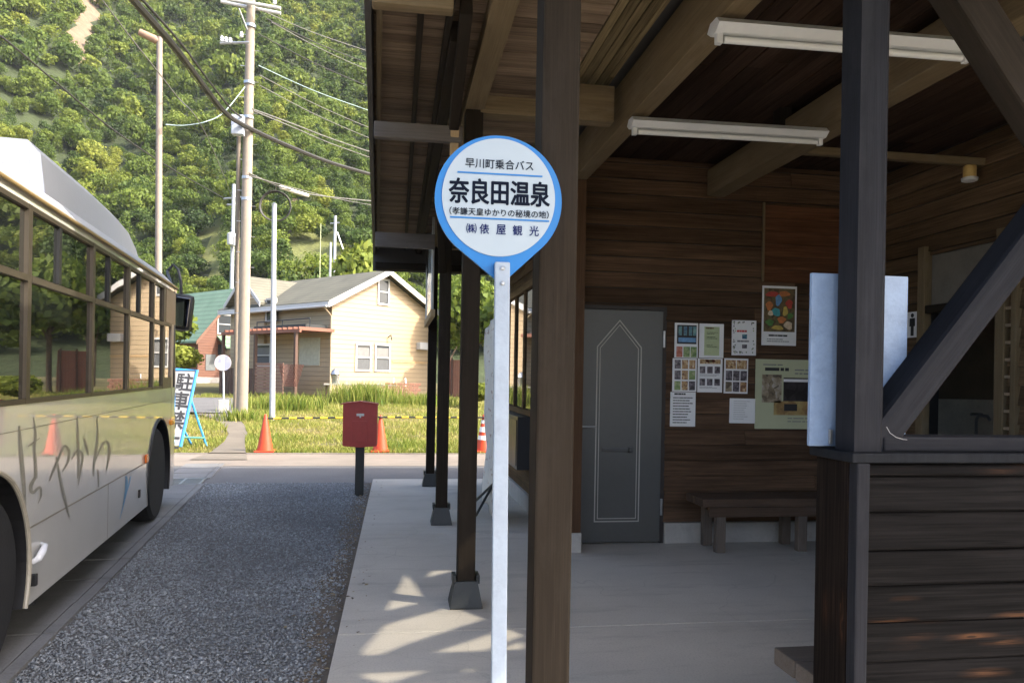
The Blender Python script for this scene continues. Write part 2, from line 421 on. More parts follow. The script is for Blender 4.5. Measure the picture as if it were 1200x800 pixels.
def wall_core(mb, origin, e, nrm, L, z0, z1, th, openings=(), mi=0):
    """solid wall behind the boards, with real openings; thickness th away from nrm"""
    o = Vector(origin); e = Vector(e); nrm = Vector(nrm)
    us = sorted({0.0, L, *[x for a in openings for x in a[:2] if 0 < x < L]}); zs = sorted({z0, z1, *[x for a in openings for x in a[2:] if z0 < x < z1]})
    for u0, u1 in zip(us[:-1], us[1:]):
        for c0, c1 in zip(zs[:-1], zs[1:]):
            um, zm = (u0 + u1) / 2, (c0 + c1) / 2
            if any(a < um < b and c < zm < d for a, b, c, d in openings): continue
            a = o + e * u0 + Vector((0, 0, c0)) - nrm * 0.006
            mb.prism([a, a + e * (u1 - u0), a + e * (u1 - u0) + Vector((0, 0, c1 - c0)), a + Vector((0, 0, c1 - c0))], -nrm * th, mi)
# ================================================================== PART 2: ground
def soil_mat():
    m, n, l, b = nodes('field_soil')
    v, _ = coords(n, l)
    c = ramp(n, l, noise(n, l, v, 0.5, 6), [(0.3, (0.07, 0.07, 0.022)), (0.55, (0.14, 0.12, 0.045)), (0.75, (0.18, 0.14, 0.07))])
    l.new(c, b.inputs['Base Color']); b.inputs['Roughness'].default_value = 0.95
    bump(n, l, b, noise(n, l, v, 20, 4), 0.6, 0.03); return m
def gravel_mat():
    m, n, l, b = nodes('grey_gravel_bed')
    v, _ = coords(n, l)
    vo = n.new('ShaderNodeTexVoronoi'); vo.inputs['Scale'].default_value = 55; l.new(v, vo.inputs['Vector'])
    c = mix(n, l, 0.55, ramp(n, l, noise(n, l, v, 3, 5), [(0.3, (0.12, 0.115, 0.108)), (0.7, (0.22, 0.215, 0.205))]),
            ramp(n, l, vo.outputs['Color'], [(0.1, (0.07, 0.07, 0.07)), (0.9, (0.24, 0.235, 0.23))]))
    l.new(c, b.inputs['Base Color']); b.inputs['Roughness'].default_value = 0.95
    bump(n, l, b, vo.outputs['Distance'], 0.9, 0.02); return m
def asphalt_mat():
    m, n, l, b = nodes('old_asphalt')
    v, _ = coords(n, l)
    c = mix(n, l, 0.5, ramp(n, l, noise(n, l, v, 0.9, 6), [(0.3, (0.085, 0.082, 0.08)), (0.7, (0.16, 0.155, 0.15))]),
            ramp(n, l, noise(n, l, v, 160, 2), [(0.3, (0.06, 0.06, 0.06)), (0.7, (0.2, 0.195, 0.19))]))
    l.new(c, b.inputs['Base Color']); b.inputs['Roughness'].default_value = 0.9
    bump(n, l, b, noise(n, l, v, 180, 2), 0.4, 0.01); return m
def concrete_mat(name, a, b_, crack=True):
    m, n, l, b = nodes(name)
    v, _ = coords(n, l)
    c = ramp(n, l, noise(n, l, v, 0.8, 7, 0.62), [(0.28, a), (0.5, tuple((x + y) / 2 for x, y in zip(a, b_))), (0.74, b_)])
    v2, _ = coords(n, l, (0.7, 3.5, 1))
    c = mix(n, l, ramp(n, l, noise(n, l, v2, 1.3, 6, 0.7), [(0.52, (0,) * 3), (0.72, (0.55,) * 3)]), c, tuple(x * 0.62 for x in a))
    c = mix(n, l, ramp(n, l, noise(n, l, v, 90, 2), [(0.35, (0.35,) * 3), (0.5, (0,) * 3)]), c, tuple(x * 0.7 for x in a))
    if crack:
        v3, _ = coords(n, l, (0.55, 0.4, 1))
        vo = n.new('ShaderNodeTexVoronoi'); vo.feature = 'DISTANCE_TO_EDGE'; vo.inputs['Scale'].default_value = 1
        nz = n.new('ShaderNodeTexNoise'); nz.inputs['Scale'].default_value = 2.5; l.new(v3, nz.inputs['Vector'])
        ad = n.new('ShaderNodeVectorMath'); ad.operation = 'ADD'; l.new(v3, ad.inputs[0]); l.new(nz.outputs['Color'], ad.inputs[1])
        l.new(ad.outputs[0], vo.inputs['Vector'])
        ck = ramp(n, l, vo.outputs['Distance'], [(0.0, (0.22,) * 3), (0.004, (0,) * 3)])
        c = mix(n, l, ck, c, tuple(x * 0.4 for x in a))
    l.new(c, b.inputs['Base Color'])
    rr = n.new('ShaderNodeMapRange'); rr.inputs[3].default_value = 0.55; rr.inputs[4].default_value = 0.85
    l.new(noise(n, l, v, 2, 4), rr.inputs[0]); l.new(rr.outputs[0], b.inputs['Roughness'])
    bump(n, l, b, noise(n, l, v, 60, 3), 0.15, 0.01); return m
M_SOIL, M_GRAVEL, M_ASPH = soil_mat(), gravel_mat(), asphalt_mat()
M_WALK = concrete_mat('walkway_concrete', (0.40, 0.37, 0.32), (0.56, 0.52, 0.45))
M_SLAB = concrete_mat('drain_cover_concrete', (0.145, 0.142, 0.138), (0.25, 0.245, 0.235), False)
M_PATH = concrete_mat('path_concrete', (0.13, 0.11, 0.085), (0.21, 0.18, 0.14))

def ground():
    ys = np.concatenate([np.arange(-60, 15, 5.0), np.arange(15, 120, 5.0)]); xs = np.arange(-300, 301, 10.0)
    X, Y = np.meshgrid(xs, ys); Z = np.maximum(0, 0.017 * (Y - 15)) - 0.075
    v = np.stack([X, Y, Z], -1).reshape(-1, 3); nx, ny = len(xs), len(ys)
    i = np.arange(nx * ny).reshape(ny, nx)
    f = np.stack([i[:-1, :-1], i[:-1, 1:], i[1:, 1:], i[1:, :-1]], -1).reshape(-1, 4)
    tag(arrays('ground', v, f, M_SOIL), 'rough soil of the grass field', 'ground', kind='structure')
ground()
def sheet(name, poly, z, m, label, cat):
    mb = MB(); mb.add([(x, y, z) for x, y in poly], [tuple(range(len(poly)))])
    return tag(mb.build(name, m), label, cat, kind='structure')
SX = lambda Y: -2.02 - 0.105 * (Y - 5.87)               # right edge of the line of drain covers
sheet('gravel_yard', [(-12, -8), (-0.31, -8), (-0.31, 10.9), (-12, 10.9)], -0.052, M_GRAVEL, 'bed of grey gravel beside the walkway', 'gravel')
sheet('road', [(-60, 10.8), (60, 10.8), (60, 14.62), (-60, 14.62)], -0.046, M_ASPH, 'narrow grey asphalt lane between shelter and grass field', 'road')
sheet('shoulder', [(-60, 12.75), (60, 12.75), (60, 14.6), (-60, 14.6)], -0.042, concrete_mat('sunlit_shoulder', (0.18, 0.15, 0.12), (0.28, 0.235, 0.19), False), 'sandy shoulder, coloured pale as sunlit, along the far side of the lane', 'road')  # sunlit band of the lane, its brightness put into a paler colour
mb = MB()
mb.cbox((-60, 14.57, -0.3), (60, 14.72, -0.03), 0.01)
tag(mb.build('kerb', M_PATH), 'low pale concrete kerb along the far side of the lane', 'kerb', kind='structure')
# walkway slab with expansion joints
mb = MB()
for y0, y1 in ((-4, -1.2), (-1.19, 1.6), (1.61, 4.4), (4.41, 7.1), (7.11, 10.86)):
    mb.cbox((-0.31, y0, -0.3), (7.5, y1, 0), 0.006)
tag(mb.build('walkway', M_WALK), 'pale concrete floor of the walkway and waiting hall', 'walkway', kind='structure')
# drain covers: one line of concrete lids, with a steel grate in it
mb = MB(); y = -3.0; k = 0
hs = Vector((-0.105, 1, 0)).normalized(); hn = Vector((1, 0.105, 0)).normalized()
base = Vector((SX(5.87), 5.87, 0))
GR = 11.0
tt = -9.0
while tt < 6.6:
    a, b_ = tt + 0.006, tt + 0.594
    mid = base + hs * (tt + 0.3)
    if not (10.6 < mid.y < 11.3):
        j = random.uniform(-0.006, 0.004)
        for w0, w1 in ((-0.02, -0.09), (-0.098, -0.62)):
            q = [base + hs * a + hn * w0, base + hs * b_ + hn * w0, base + hs * b_ + hn * w1, base + hs * a + hn * w1]
            mb.prism([(p.x, p.y, -0.14) for p in q], (0, 0, 0.115 + j), 0)
    tt += 0.6
tag(mb.build('drain_covers', M_SLAB), 'line of worn concrete drain covers under the bus', 'pavement', kind='structure')
pit = [base + hs * ((10.60 - 5.87) / hs.y) + hn * a_ + hs * b_ for a_, b_ in ((-0.06, 0), (-0.06, 0.72), (-0.64, 0.72), (-0.64, 0))]
sheet('grate_dark_sheet', [(p.x, p.y) for p in pit], -0.0445, M_BLACK, 'flat black sheet standing for the dark under the steel grate', 'drain')  # flat black sheet: the shade down the drain put into colour
gm = MB(); g0 = base + hs * ((10.66 - 5.87) / hs.y)
for i in range(12):
    a = g0 + hs * (0.05 * i)
    gm.prism([(p.x, p.y, -0.04) for p in (a + hn * -0.1, a + hs * 0.022 + hn * -0.1, a + hs * 0.022 + hn * -0.6, a + hn * -0.6)], (0, 0, 0.012))
for w_ in (-0.1, -0.35, -0.6):
    gm.prism([(p.x, p.y, -0.058) for p in (g0 + hn * w_, g0 + hs * 0.58 + hn * w_, g0 + hs * 0.58 + hn * (w_ + 0.03), g0 + hn * (w_ + 0.03))], (0, 0, 0.031))
tag(gm.build('drain_grate', M_STEEL), 'steel bar grate let into the concrete drain covers', 'grate')
# path across the field
def ribbon(name, px, z, m, label, cat):
    L = []; R = []
    for a, b_ in px:
        p, q = at_ground(*a), at_ground(*b_); L.append(Vector((p.x, p.y, p.z + z))); R.append(Vector((q.x, q.y, q.z + z)))
    mb = MB()
    for i in range(len(L) - 1): mb.quad(L[i], R[i], R[i + 1], L[i + 1], 0, 0.5)
    return tag(mb.build(name, m), label, cat, kind='structure')
ribbon('path', [((222, 536), (290, 536)), ((248, 527), (288, 527)), ((262, 516), (287, 516)), ((268, 506), (290, 506)), ((263, 498), (288, 498)), ((250, 489), (280, 489)), ((225, 482), (272, 482))],
       -0.03, M_PATH, 'worn concrete footpath leading across the grass', 'path')
ribbon('lane', [((60, 478), (275, 484)), ((60, 470), (280, 474)), ((60, 464), (280, 466))], 0.0, M_ASPH, 'grey lane in front of the red wooden house', 'road')

# gravel stones (past counting)
def lump(seed, n=1):
    R = np.random.default_rng(seed)
    v = np.array([(1, 0, 0), (0, 1, 0), (-1, 0, 0), (0, -1, 0), (0, 0, 1), (0, 0, -1)], dtype=float) + R.normal(0, 0.22, (6, 3))
    f = np.array([(0, 1, 4), (1, 2, 4), (2, 3, 4), (3, 0, 4), (1, 0, 5), (2, 1, 5), (3, 2, 5), (0, 3, 5)])
    v = v * R.uniform(0.65, 1.25, (len(v), 1)) * np.array([1, R.uniform(0.6, 0.95), R.uniform(0.45, 0.7)]); return v, f
def scatter_stones():
    T = [lump(i) for i in range(6)]; V = []; Fc = []; Rn = []; o = 0
    N = 125000
    Y = 2.2 + 8.6 * rng.random(N) ** 1.5; X = -0.34 - rng.random(N) * 2.75
    keep = (X > -2.06 - 0.105 * (Y - 5.87) + rng.normal(0, 0.05, N))
    # thinner beside the walkway, where soil shows
    keep &= ~((X > -0.47 + 0.05 * np.sin(Y * 5) + rng.normal(0, 0.06, N)) & (rng.random(N) < 0.72))
    X, Y = X[keep], Y[keep]; N = len(X)
    s = rng.lognormal(math.log(0.0074), 0.36, N).clip(0.004, 0.018)
    tone = 0.5 + 0.22 * np.sin(X * 3.1 + 1.2 * np.sin(Y * 1.7)) * np.sin(Y * 1.9 + X)
    for t in range(6):
        k = np.arange(t, N, 6); v, f = T[t]; a = rng.random(len(k)) * 6.283; c, si = np.cos(a), np.sin(a)
        vv = v[None] * s[k][:, None, None]
        x = vv[..., 0] * c[:, None] - vv[..., 1] * si[:, None] + X[k][:, None]; y = vv[..., 0] * si[:, None] + vv[..., 1] * c[:, None] + Y[k][:, None]
        z = vv[..., 2] + (-0.05 + s[k] * 0.3 + rng.random(len(k)) * 0.006)[:, None]
        V.append(np.stack([x, y, z], -1).reshape(-1, 3)); n = len(v)
        Fc.append((f[None] + (np.arange(len(k)) * n)[:, None, None] + o).reshape(-1, 3)); Rn.append(np.repeat(np.clip(tone[k] - 0.12 + rng.normal(0, 0.27, len(k)), 0, 1), len(f))); o += n * len(k)
    m, n, l, b = nodes('gravel_stone'); a = n.new('ShaderNodeAttribute'); a.attribute_name = 'rnd'
    l.new(ramp(n, l, a.outputs['Fac'], [(0, (0.17, 0.18, 0.188)), (0.5, (0.28, 0.30, 0.315)), (0.85, (0.36, 0.385, 0.40)), (1, (0.45, 0.47, 0.48))]), b.inputs['Base Color'])
    b.inputs['Roughness'].default_value = 0.85
    tag(arrays('gravel', np.concatenate(V), np.concatenate(Fc), m, np.concatenate(Rn)), 'loose grey crushed stone between drain covers and walkway', 'gravel', kind='stuff')
scatter_stones()
# strip of bare soil with litter between gravel and slab
ms = mat('dark_soil_strip', (0.13, 0.105, 0.08), 0.95, 0.4, 12, 0.6, per=False)
sheet('soil_strip', [(-0.6, -8), (-0.31, -8), (-0.31, 10.8), (-0.42, 10.8)] + [(-0.50 + random.uniform(-.07, .06) + 0.05 * math.sin(y_ * 2), y_) for y_ in np.arange(10.4, 1.5, -0.11)], -0.047, ms, 'narrow strip of bare dark soil against the slab edge', 'ground')

# ------------------------------------------------------------------ field grass
M_GRASS = leaf('field_grass', [(0, (0.09, 0.16, 0.024)), (0.35, (0.205, 0.25, 0.04)), (0.7, (0.31, 0.30, 0.075)), (1, (0.39, 0.32, 0.14))], 0.6, 0.4)
def blades(name, X, Y, H, Wd, lean, col, label, cat='grass', kind='stuff', zoff=-0.07):
    N = len(X); a = rng.random(N) * 6.283; Z = np.maximum(0, 0.017 * (Y - 15)) + zoff
    dx, dy = np.cos(a), np.sin(a); b2 = rng.random(N) * 6.283; lx, ly = np.cos(b2) * lean * H, np.sin(b2) * lean * H
    P = np.stack([X, Y, Z], -1); D = np.stack([dx, dy, 0 * dx], -1) * Wd[:, None] / 2
    m1 = P + np.stack([lx * 0.35, ly * 0.35, H * 0.6], -1); t = P + np.stack([lx, ly, H], -1)
    V = np.stack([P - D, P + D, m1 + D * 0.8, m1 - D * 0.8, t], 1).reshape(-1, 3)
    i = np.arange(N)[:, None] * 5
    f = np.concatenate([i + [0, 1, 2], i + [0, 2, 3], i + [3, 2, 4]])
    return tag(arrays(name, V, f, M_GRASS, np.tile(col, 3)), label, cat, kind=kind)
def field():
    N = 150000
    Y = 14.8 + 24 * rng.random(N) ** 1.5; X = -9 + 19 * rng.random(N)
    px, py = project(np.stack([X, Y, np.maximum(0, 0.017 * (Y - 15))], -1))
    onpath = (px > np.interp(py, [482, 489, 498, 506, 516, 527, 540], [230, 250, 263, 268, 262, 245, 215])) & (px < np.interp(py, [482, 489, 498, 506, 516, 527, 540], [272, 280, 288, 290, 287, 288, 292])) & (py > 480)
    lane = (py < 485) & (py > 464) & (px < 283)
    bare_ = (np.sin(X * 2.3 + 1.7 * np.sin(Y * 1.4)) * np.sin(Y * 2.1 + X) + rng.normal(0, 0.25, N)) > 0.72
    k = ~onpath & ~lane & ~bare_; X, Y = X[k], Y[k]; N = len(X)
    patch = np.sin(X * 1.7 + 1.3 * np.sin(Y * 0.9)) * np.sin(Y * 1.3 + X * 0.6) * 0.5 + 0.5
    H = (0.04 + 0.11 * rng.random(N)) * (0.5 + 1.0 * patch); Wd = 0.012 + 0.012 * rng.random(N)
    near = Y < 15.5; H[near] *= 0.75
    col = np.clip(0.72 - 0.42 * patch + rng.normal(0, 0.17, N) + 0.15 * (Y > 18), 0, 1)
    blades('grass', X, Y, H, Wd, 0.5, col, 'rough sunlit yellow green grass of the field')
field()
def weeds(name, cx, cy_, rx, ry, n, h, label):
    X = cx + rx * rng.normal(0, 0.5, n); Y = cy_ + ry * rng.normal(0, 0.5, n)
    H = h * (0.45 + 0.6 * rng.random(n)); col = np.clip(0.33 + rng.normal(0, 0.18, n), 0, 1)
    return blades(name, X, Y, H, 0.02 + 0.02 * rng.random(n), 0.35, col, label, 'weeds', 'stuff')
# ================================================================== PART 3: station building
ST = thing('station_building', (1.5, 4.0, 0), 'dark timber waiting hall with board walls, braced posts and wide eaves', 'station')
PX0, PX1 = 0.41, 0.525; PXC = (PX0 + PX1) / 2
POSTS = [2.24, 4.9, 7.6, 10.2]
for i, y in enumerate(POSTS):
    beam('post', (PXC, y, 0.06 if i else 0.0), (PXC, y, 3.22), 0.115, 0.115, M_POST, ST)
    if True:                                              # flared cast shoe under each post
        mb = MB(); h = 0.17; a, b_ = 0.105, 0.072
        mb.loft([[(PXC - q, y - q, z), (PXC + q, y - q, z), (PXC + q, y + q, z), (PXC - q, y + q, z)] for q, z in ((a, 0.002), (a, 0.012), (b_, h))], closed=True)
        for sx in (-1, 1): mb.cbox((PXC + sx * 0.064, y - 0.06, h - 0.02), (PXC + sx * 0.088, y + 0.06, h + 0.035), 0.004)
        mb.build('post_shoe', M_BLACKMETAL, ST)
# plate on the posts, second edge beam, inner beam over the wall line
beam('plate_beam', (PXC, 0.7, 3.36), (PXC, 10.75, 3.36), 0.125, 0.28, M_BEAM, ST)
beam('edge_beam', (0.275, 3.85, 3.31), (0.275, 10.7, 3.31), 0.07, 0.22, M_POST, ST)
beam('inner_beam', (1.52, 0.7, 3.345), (1.52, 10.6, 3.345), 0.12, 0.31, M_BEAM, ST)
for y in (4.9, 7.6, 10.2):
    beam('tie_beam', (PX1 - 0.02, y, 3.32), (1.40, y, 3.32), 0.12, 0.24, M_BEAM, ST)
for y in (7.6, 10.2):
    beam('knee_brace', (PXC - 0.03, y - 0.03, 2.55), (PXC - 0.12, y - 0.75, 3.24), 0.07, 0.10, M_POST, ST)
# splintered old bracket beside the plate
beam('worn_bracket', (0.315, 4.55, 3.02), (0.30, 3.6, 3.27), 0.06, 0.10, M_POST, ST)
beam('broken_bracket_end', (0.345, 4.95, 2.95), (0.335, 4.70, 3.14), 0.055, 0.05, M_PALE, ST)
# soffit: purlins along, arms across, boards above
EV = lambda y: -0.052 - 0.0255 * y                      # the eave runs slightly askew to the posts
for x, m_ in ((-0.115, M_BEAM), (0.085, M_POST), (0.225, M_POST)):
    beam('purlin', (x if x > 0 else EV(0.6) + 0.03, 0.6, 3.265), (x if x > 0 else EV(10.6) + 0.03, 10.66, 3.265), 0.032, 0.055, m_, ST)
M_ARMW = wood('greyed_arm_wood', (0.07, 0.062, 0.055), (0.17, 0.15, 0.135))
for y, z, h in ((3.05, 3.02, 0.11), (4.85, 3.045, 0.10), (8.35, 2.965, 0.16)):
    beam('eave_arm', (EV(y) + 0.005, y, z), (PX0 - 0.02 if y > 4 else 0.2, y, z), 0.07, h, M_BEAM if y < 4 else M_ARMW, ST)
beam('end_purlin', (EV(10.6), 10.62, 3.00), (1.4, 10.62, 3.00), 0.05, 0.10, M_POST, ST)
def deck(name, x0, x1, y0, y1, z, wdt, along, m, seed, joint=2.2, left=None):
    mb = MB(); R = random.Random(seed)
    a0, a1, b0, b1 = (y0, y1, x0, x1) if along == 'x' else (x0, x1, y0, y1)
    t = a0
    while t < a1 - 0.01:
        t1 = min(t + wdt, a1); u = left(t) if left else b0
        while u < b1 - 0.01:
            u1 = min(b1, u + joint * R.uniform(0.7, 1.5)); dz = R.uniform(0, 0.008); rr = R.random()
            g = 0.004
            if along == 'x': mb.box((u + 0.001, t + g, z + dz), (u1 - 0.001, t1 - g, z + 0.025 + dz), 0, rr)
            else: mb.box((t + g, u + 0.001, z + dz), (t1 - g, u1 - 0.001, z + 0.025 + dz), 0, rr)
            u = u1
        t = t1
    return mb.build(name, m, ST)
deck('soffit', -0.14, 1.02, 0.6, 10.66, 3.31, 0.105, 'x', M_DECKX, 3, left=EV)
deck('soffit', 1.02, 1.42, 0.6, 10.5, 3.52, 0.06, 'y', M_DECKY, 4)
# roof above the boards
mb = MB()
mb.prism([(EV(.55) - .03, 0.55, 3.37), (1.05, 0.55, 3.37), (1.05, 10.72, 3.37), (EV(10.7) - .03, 10.72, 3.37)], (0, 0, 0.1))
mb.prism([(EV(.55) - .035, 0.55, 3.17), (EV(.55) - .005, 0.55, 3.17), (EV(10.7) - .005, 10.69, 3.17), (EV(10.7) - .035, 10.69, 3.17)], (0, 0, 0.202))
mb.box((EV(10.7) - .035, 10.70, 2.94), (1.4, 10.74, 3.372)); 
# the flat roof over the hall, with unseen gaps added to cast sun patches
DX, DY = 3.56 / math.tan(SUN_EL) * math.sin(SUN_AZ), -3.56 / math.tan(SUN_EL) * math.cos(SUN_AZ)
fl = lambda zx, zy: at_z(370 + zx / 2.857, 520 + zy / 2.857, 0)
HOLES = [[(318, 425), (345, 335), (375, 312), (405, 305), (440, 322), (462, 358), (468, 378)], [(300, 440), (330, 470), (362, 526), (238, 556)],
         [(232, 606), (330, 578), (455, 545), (560, 585), (300, 668), (150, 730), (160, 690)], [(150, 776), (420, 690), (640, 618), (690, 640), (420, 745), (230, 800)],
         [(395, 420), (470, 400), (470, 420), (372, 446)], [(520, 720), (690, 660), (690, 690), (500, 765)]]
bm = bmesh.new(); ed_ = []; SKY = []
for loop in [[(1.03, 0.55), (7.5, 0.55), (7.5, 10.72), (1.03, 10.72)]] + [[(fl(*p).x + DX, fl(*p).y + DY) for p in h] for h in HOLES]:
    vs = [bm.verts.new((x, y, 3.56)) for x, y in loop]; ed_ += [bm.edges.new((vs[i], vs[(i + 1) % len(vs)])) for i in range(len(vs))]
    SKY.append(loop)
bmesh.ops.triangle_fill(bm, edges=ed_, use_beauty=True)
for i, v in enumerate(bm.verts): v.index = i
mb.add([v.co.copy() for v in bm.verts], [tuple(v.index for v in f.verts) for f in bm.faces]); bm.free(); mb.box((1.02, 0.55, 3.38), (1.05, 10.72, 3.6))
mb.build('roof', mat('roof_sheet', (0.05, 0.045, 0.04), 0.7), ST)
mt = bpy.data.materials.new('sun_patch_tint'); mt.use_nodes = True; nn_ = mt.node_tree.nodes; nn_.clear()  # added tint that dims the sun to the brightness of the patches
tb_ = nn_.new('ShaderNodeBsdfTransparent'); tb_.inputs[0].default_value = (0.60, 0.58, 0.54, 1); om_ = nn_.new('ShaderNodeOutputMaterial'); mt.node_tree.links.new(tb_.outputs[0], om_.inputs[0])
for loop in SKY[1:]:
    sk_ = MB(); sk_.add([(x, y, 3.566) for x, y in loop], [tuple(range(len(loop)))]); sk_.build('sun_patch_pane', mt, ST)
# unseen block added over the hall: it shades the lane and the bus front
mb = MB(); mb.box((0.6, 3.9, 3.60), (3.2, 7.8, 6.9))
mb.prism([(0.4, 3.8, 6.9), (3.4, 3.8, 6.9), (1.9, 3.8, 7.5)], (0, 4.1, 0))
mb.build('shade_block', mat('shade_block_boards', (0.08, 0.05, 0.03), 0.8), ST)
# hall ceiling
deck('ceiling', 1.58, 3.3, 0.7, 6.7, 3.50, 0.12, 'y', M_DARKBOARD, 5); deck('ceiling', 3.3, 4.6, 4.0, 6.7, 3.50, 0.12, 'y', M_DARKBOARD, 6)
beam('ceiling_beam', (2.87, 0.7, 3.30), (2.87, 6.55, 3.30), 0.17, 0.24, M_BEAM, ST)
beam('strut', (2.79, 5.2, 3.36), (2.79, 5.2, 3.52), 0.10, 0.10, M_POST, ST)
beam('wall_plate', (2.96, 5.35, 3.265), (4.6, 5.35, 3.265), 0.06, 0.06, M_BEAM, ST)
# back wall with door
BY = 6.6
ox = 1.58; OP = [(1.60 - ox, 2.43 - ox, 0, 2.13)]
mb = MB(); siding(mb, (ox, BY, 0), (1, 0, 0), (0, -1, 0), 4.66 - ox, 0.19, 3.5, 0.142, OP, 0.024, 2.6, 0, 11, -0.006)
wc = MB(); wall_core(wc, (ox, BY, 0), (1, 0, 0), (0, -1, 0), 4.66 - ox, 0, 3.5, 0.12, OP)
mb.build('back_wall', M_WALLX, ST); wc.build('back_wall_core', M_BLACK, ST)
mb = MB()
for r_ in range(6):
    mb.box((3.37 + 0.002, BY - 0.03, 2.42 + r_ * 0.12), (4.20, BY - 0.018, 2.42 + r_ * 0.12 + 0.117), 0, 0.72 + 0.03 * r_)
mb.build('wall_panel', boards('reddish_panel_boards', 'x', (0.085, 0.036, 0.018), (0.18, 0.082, 0.042)), ST)
beam('panel_batten', (3.355, BY - 0.032, 2.42), (3.355, BY - 0.032, 3.16), 0.022, 0.03, M_BEAM, ST)
mb = MB(); mb.cbox((2.44, BY - 0.045, -0.1), (4.66, BY + 0.1, 0.185), 0.006); mb.build('foundation', M_FOUND, ST)
# door: grey steel leaf, lancet line pattern, handle, hinges
M_DOOR = mat('grey_door_paint', (0.088, 0.088, 0.082), 0.42, 0.08, 4, per=False)
M_LINE = mat('pale_door_line', (0.42, 0.40, 0.36), 0.5, 0.1)
mb = MB(); mb.cbox((1.62, BY - 0.035, 0.015), (2.395, BY + 0.005, 2.115), 0.004); DR = mb.build('door', M_DOOR, ST)
def lancet(inset, t):
    x0, x1 = 1.775 + inset, 2.195 - inset; z0, zs, za = 0.20 + inset, 1.78 - inset * 0.4, 2.025 - inset * 1.5; xm = (x0 + x1) / 2
    out = [(x0, z0), (x1, z0), (x1, zs), (xm, za), (x0, zs)]
    q = t * 1.25
    inn = [(x0 + t, z0 + t), (x1 - t, z0 + t), (x1 - t, zs - t * 0.4), (xm, za - q), (x0 + t, zs - t * 0.4)]
    b = MB()
    for i in range(5):
        j = (i + 1) % 5; b.prism([(out[i][0], BY - 0.0345, out[i][1]), (out[j][0], BY - 0.0345, out[j][1]), (inn[j][0], BY - 0.0345, inn[j][1]), (inn[i][0], BY - 0.0345, inn[i][1])], (0, -0.004, 0))
    return b
lancet(0, 0.010).build('door_line', M_LINE, DR); lancet(0.028, 0.007).build('door_line', M_LINE, DR)
mb = MB(); mb.cbox((1.835, BY - 0.05, 0.835), (2.10, BY - 0.034, 0.87), 0.004); mb.cbox((2.085, BY - 0.07, 0.83), (2.115, BY - 0.034, 0.875), 0.004)
mb.build('mail_slot', mat('dull_door_metal', (0.10, 0.10, 0.10), 0.35, 0.1, metal=0.8), DR)
mb = MB(); mb.tube([(1.64, BY - 0.035, 1.06), (1.64, BY - 0.085, 1.06), (1.76, BY - 0.085, 1.06)], 0.009, 8); mb.build('door_handle', M_STEEL, DR)
mb = MB()
for z in (1.86, 0.33): MB().cbox((2.396, BY - 0.045, z - 0.075), (2.415, BY - 0.02, z + 0.075), 0.003).build('hinge', M_STEEL, DR)
mb = MB(); mb.box((1.585, BY - 0.02, 0), (1.618, BY + 0.02, 2.15)); mb.box((2.40, BY - 0.018, 0), (2.436, BY + 0.02, 2.15)); mb.box((1.585, BY - 0.02, 2.12), (2.436, BY + 0.02, 2.155))
mb.build('door_frame', mat('dark_door_frame', (0.03, 0.022, 0.018), 0.6), ST)
mb = MB(); mb.box((1.55, BY + 0.06, 0), (2.5, BY + 0.11, 2.2)); mb.build('door_backing', M_BLACK, ST)
# wall end by the door, and the long side wall with the office window
beam('corner_post', (1.525, 6.32, 0.17), (1.525, 6.32, 3.3), 0.11, 0.12, wood('brown_corner_wood', (0.04, 0.021, 0.011), (0.105, 0.06, 0.034)), ST)
mb = MB(); mb.cbox((1.465, 6.25, 0), (1.585, 6.6, 0.168), 0.005); mb.cbox((1.44, 6.6, 0), (1.58, 10.5, 0.19), 0.005); mb.build('foundation', M_FOUND, ST)
SXW = 1.49; WOP = [(7.5 - 6.38, 10.1 - 6.38, 1.12, 2.5)]
mb = MB(); siding(mb, (SXW, 6.38, 0), (0, 1, 0), (-1, 0, 0), 10.5 - 6.38, 0.17, 3.3, 0.14, WOP, 0.018, 2.2, 0, 12, -0.006)
mb.build('side_wall', M_WALLY, ST)
wc = MB(); wall_core(wc, (SXW, 6.38, 0), (0, 1, 0), (-1, 0, 0), 10.5 - 6.38, 0.17, 3.3, 0.08, WOP); wc.box((1.5, 10.42, 0), (7.4, 10.5, 3.5)); wc.box((7.3, 0.8, 0), (7.4, 10.5, 3.6)); wc.build('side_wall_core', M_BLACK, ST)
mb = MB()
for a, b_ in (((SXW - 0.035, 7.44, 2.5), (SXW + 0.05, 10.16, 2.58)), ((SXW - 0.05, 7.44, 1.06), (SXW + 0.05, 10.16, 1.12)), ((SXW - 0.03, 7.44, 1.12), (SXW + 0.05, 7.5, 2.5)), ((SXW - 0.03, 10.1, 1.12), (SXW + 0.05, 10.16, 2.5))):
    mb.cbox(a, b_, 0.004)
M_LINT = boards('warm_frame_wood', 'y', (0.13, 0.085, 0.045), (0.32, 0.21, 0.11))
WN = mb.build('window', M_LINT, ST)
mb = MB(); mb.cbox((SXW - 0.02, 8.72, 1.12), (SXW + 0.03, 8.78, 2.5), 0.003); mb.cbox((SXW - 0.022, 9.38, 1.12), (SXW + 0.028, 9.44, 2.5), 0.003); mb.build('sash', M_LINT, WN)
mb = MB(); mb.box((SXW + 0.0, 7.5, 1.12), (SXW + 0.008, 10.1, 2.5)); mb.build('pane', glass_dark('office_window_glass', (0.02, 0.022, 0.022), 1.7, 0.005), WN)
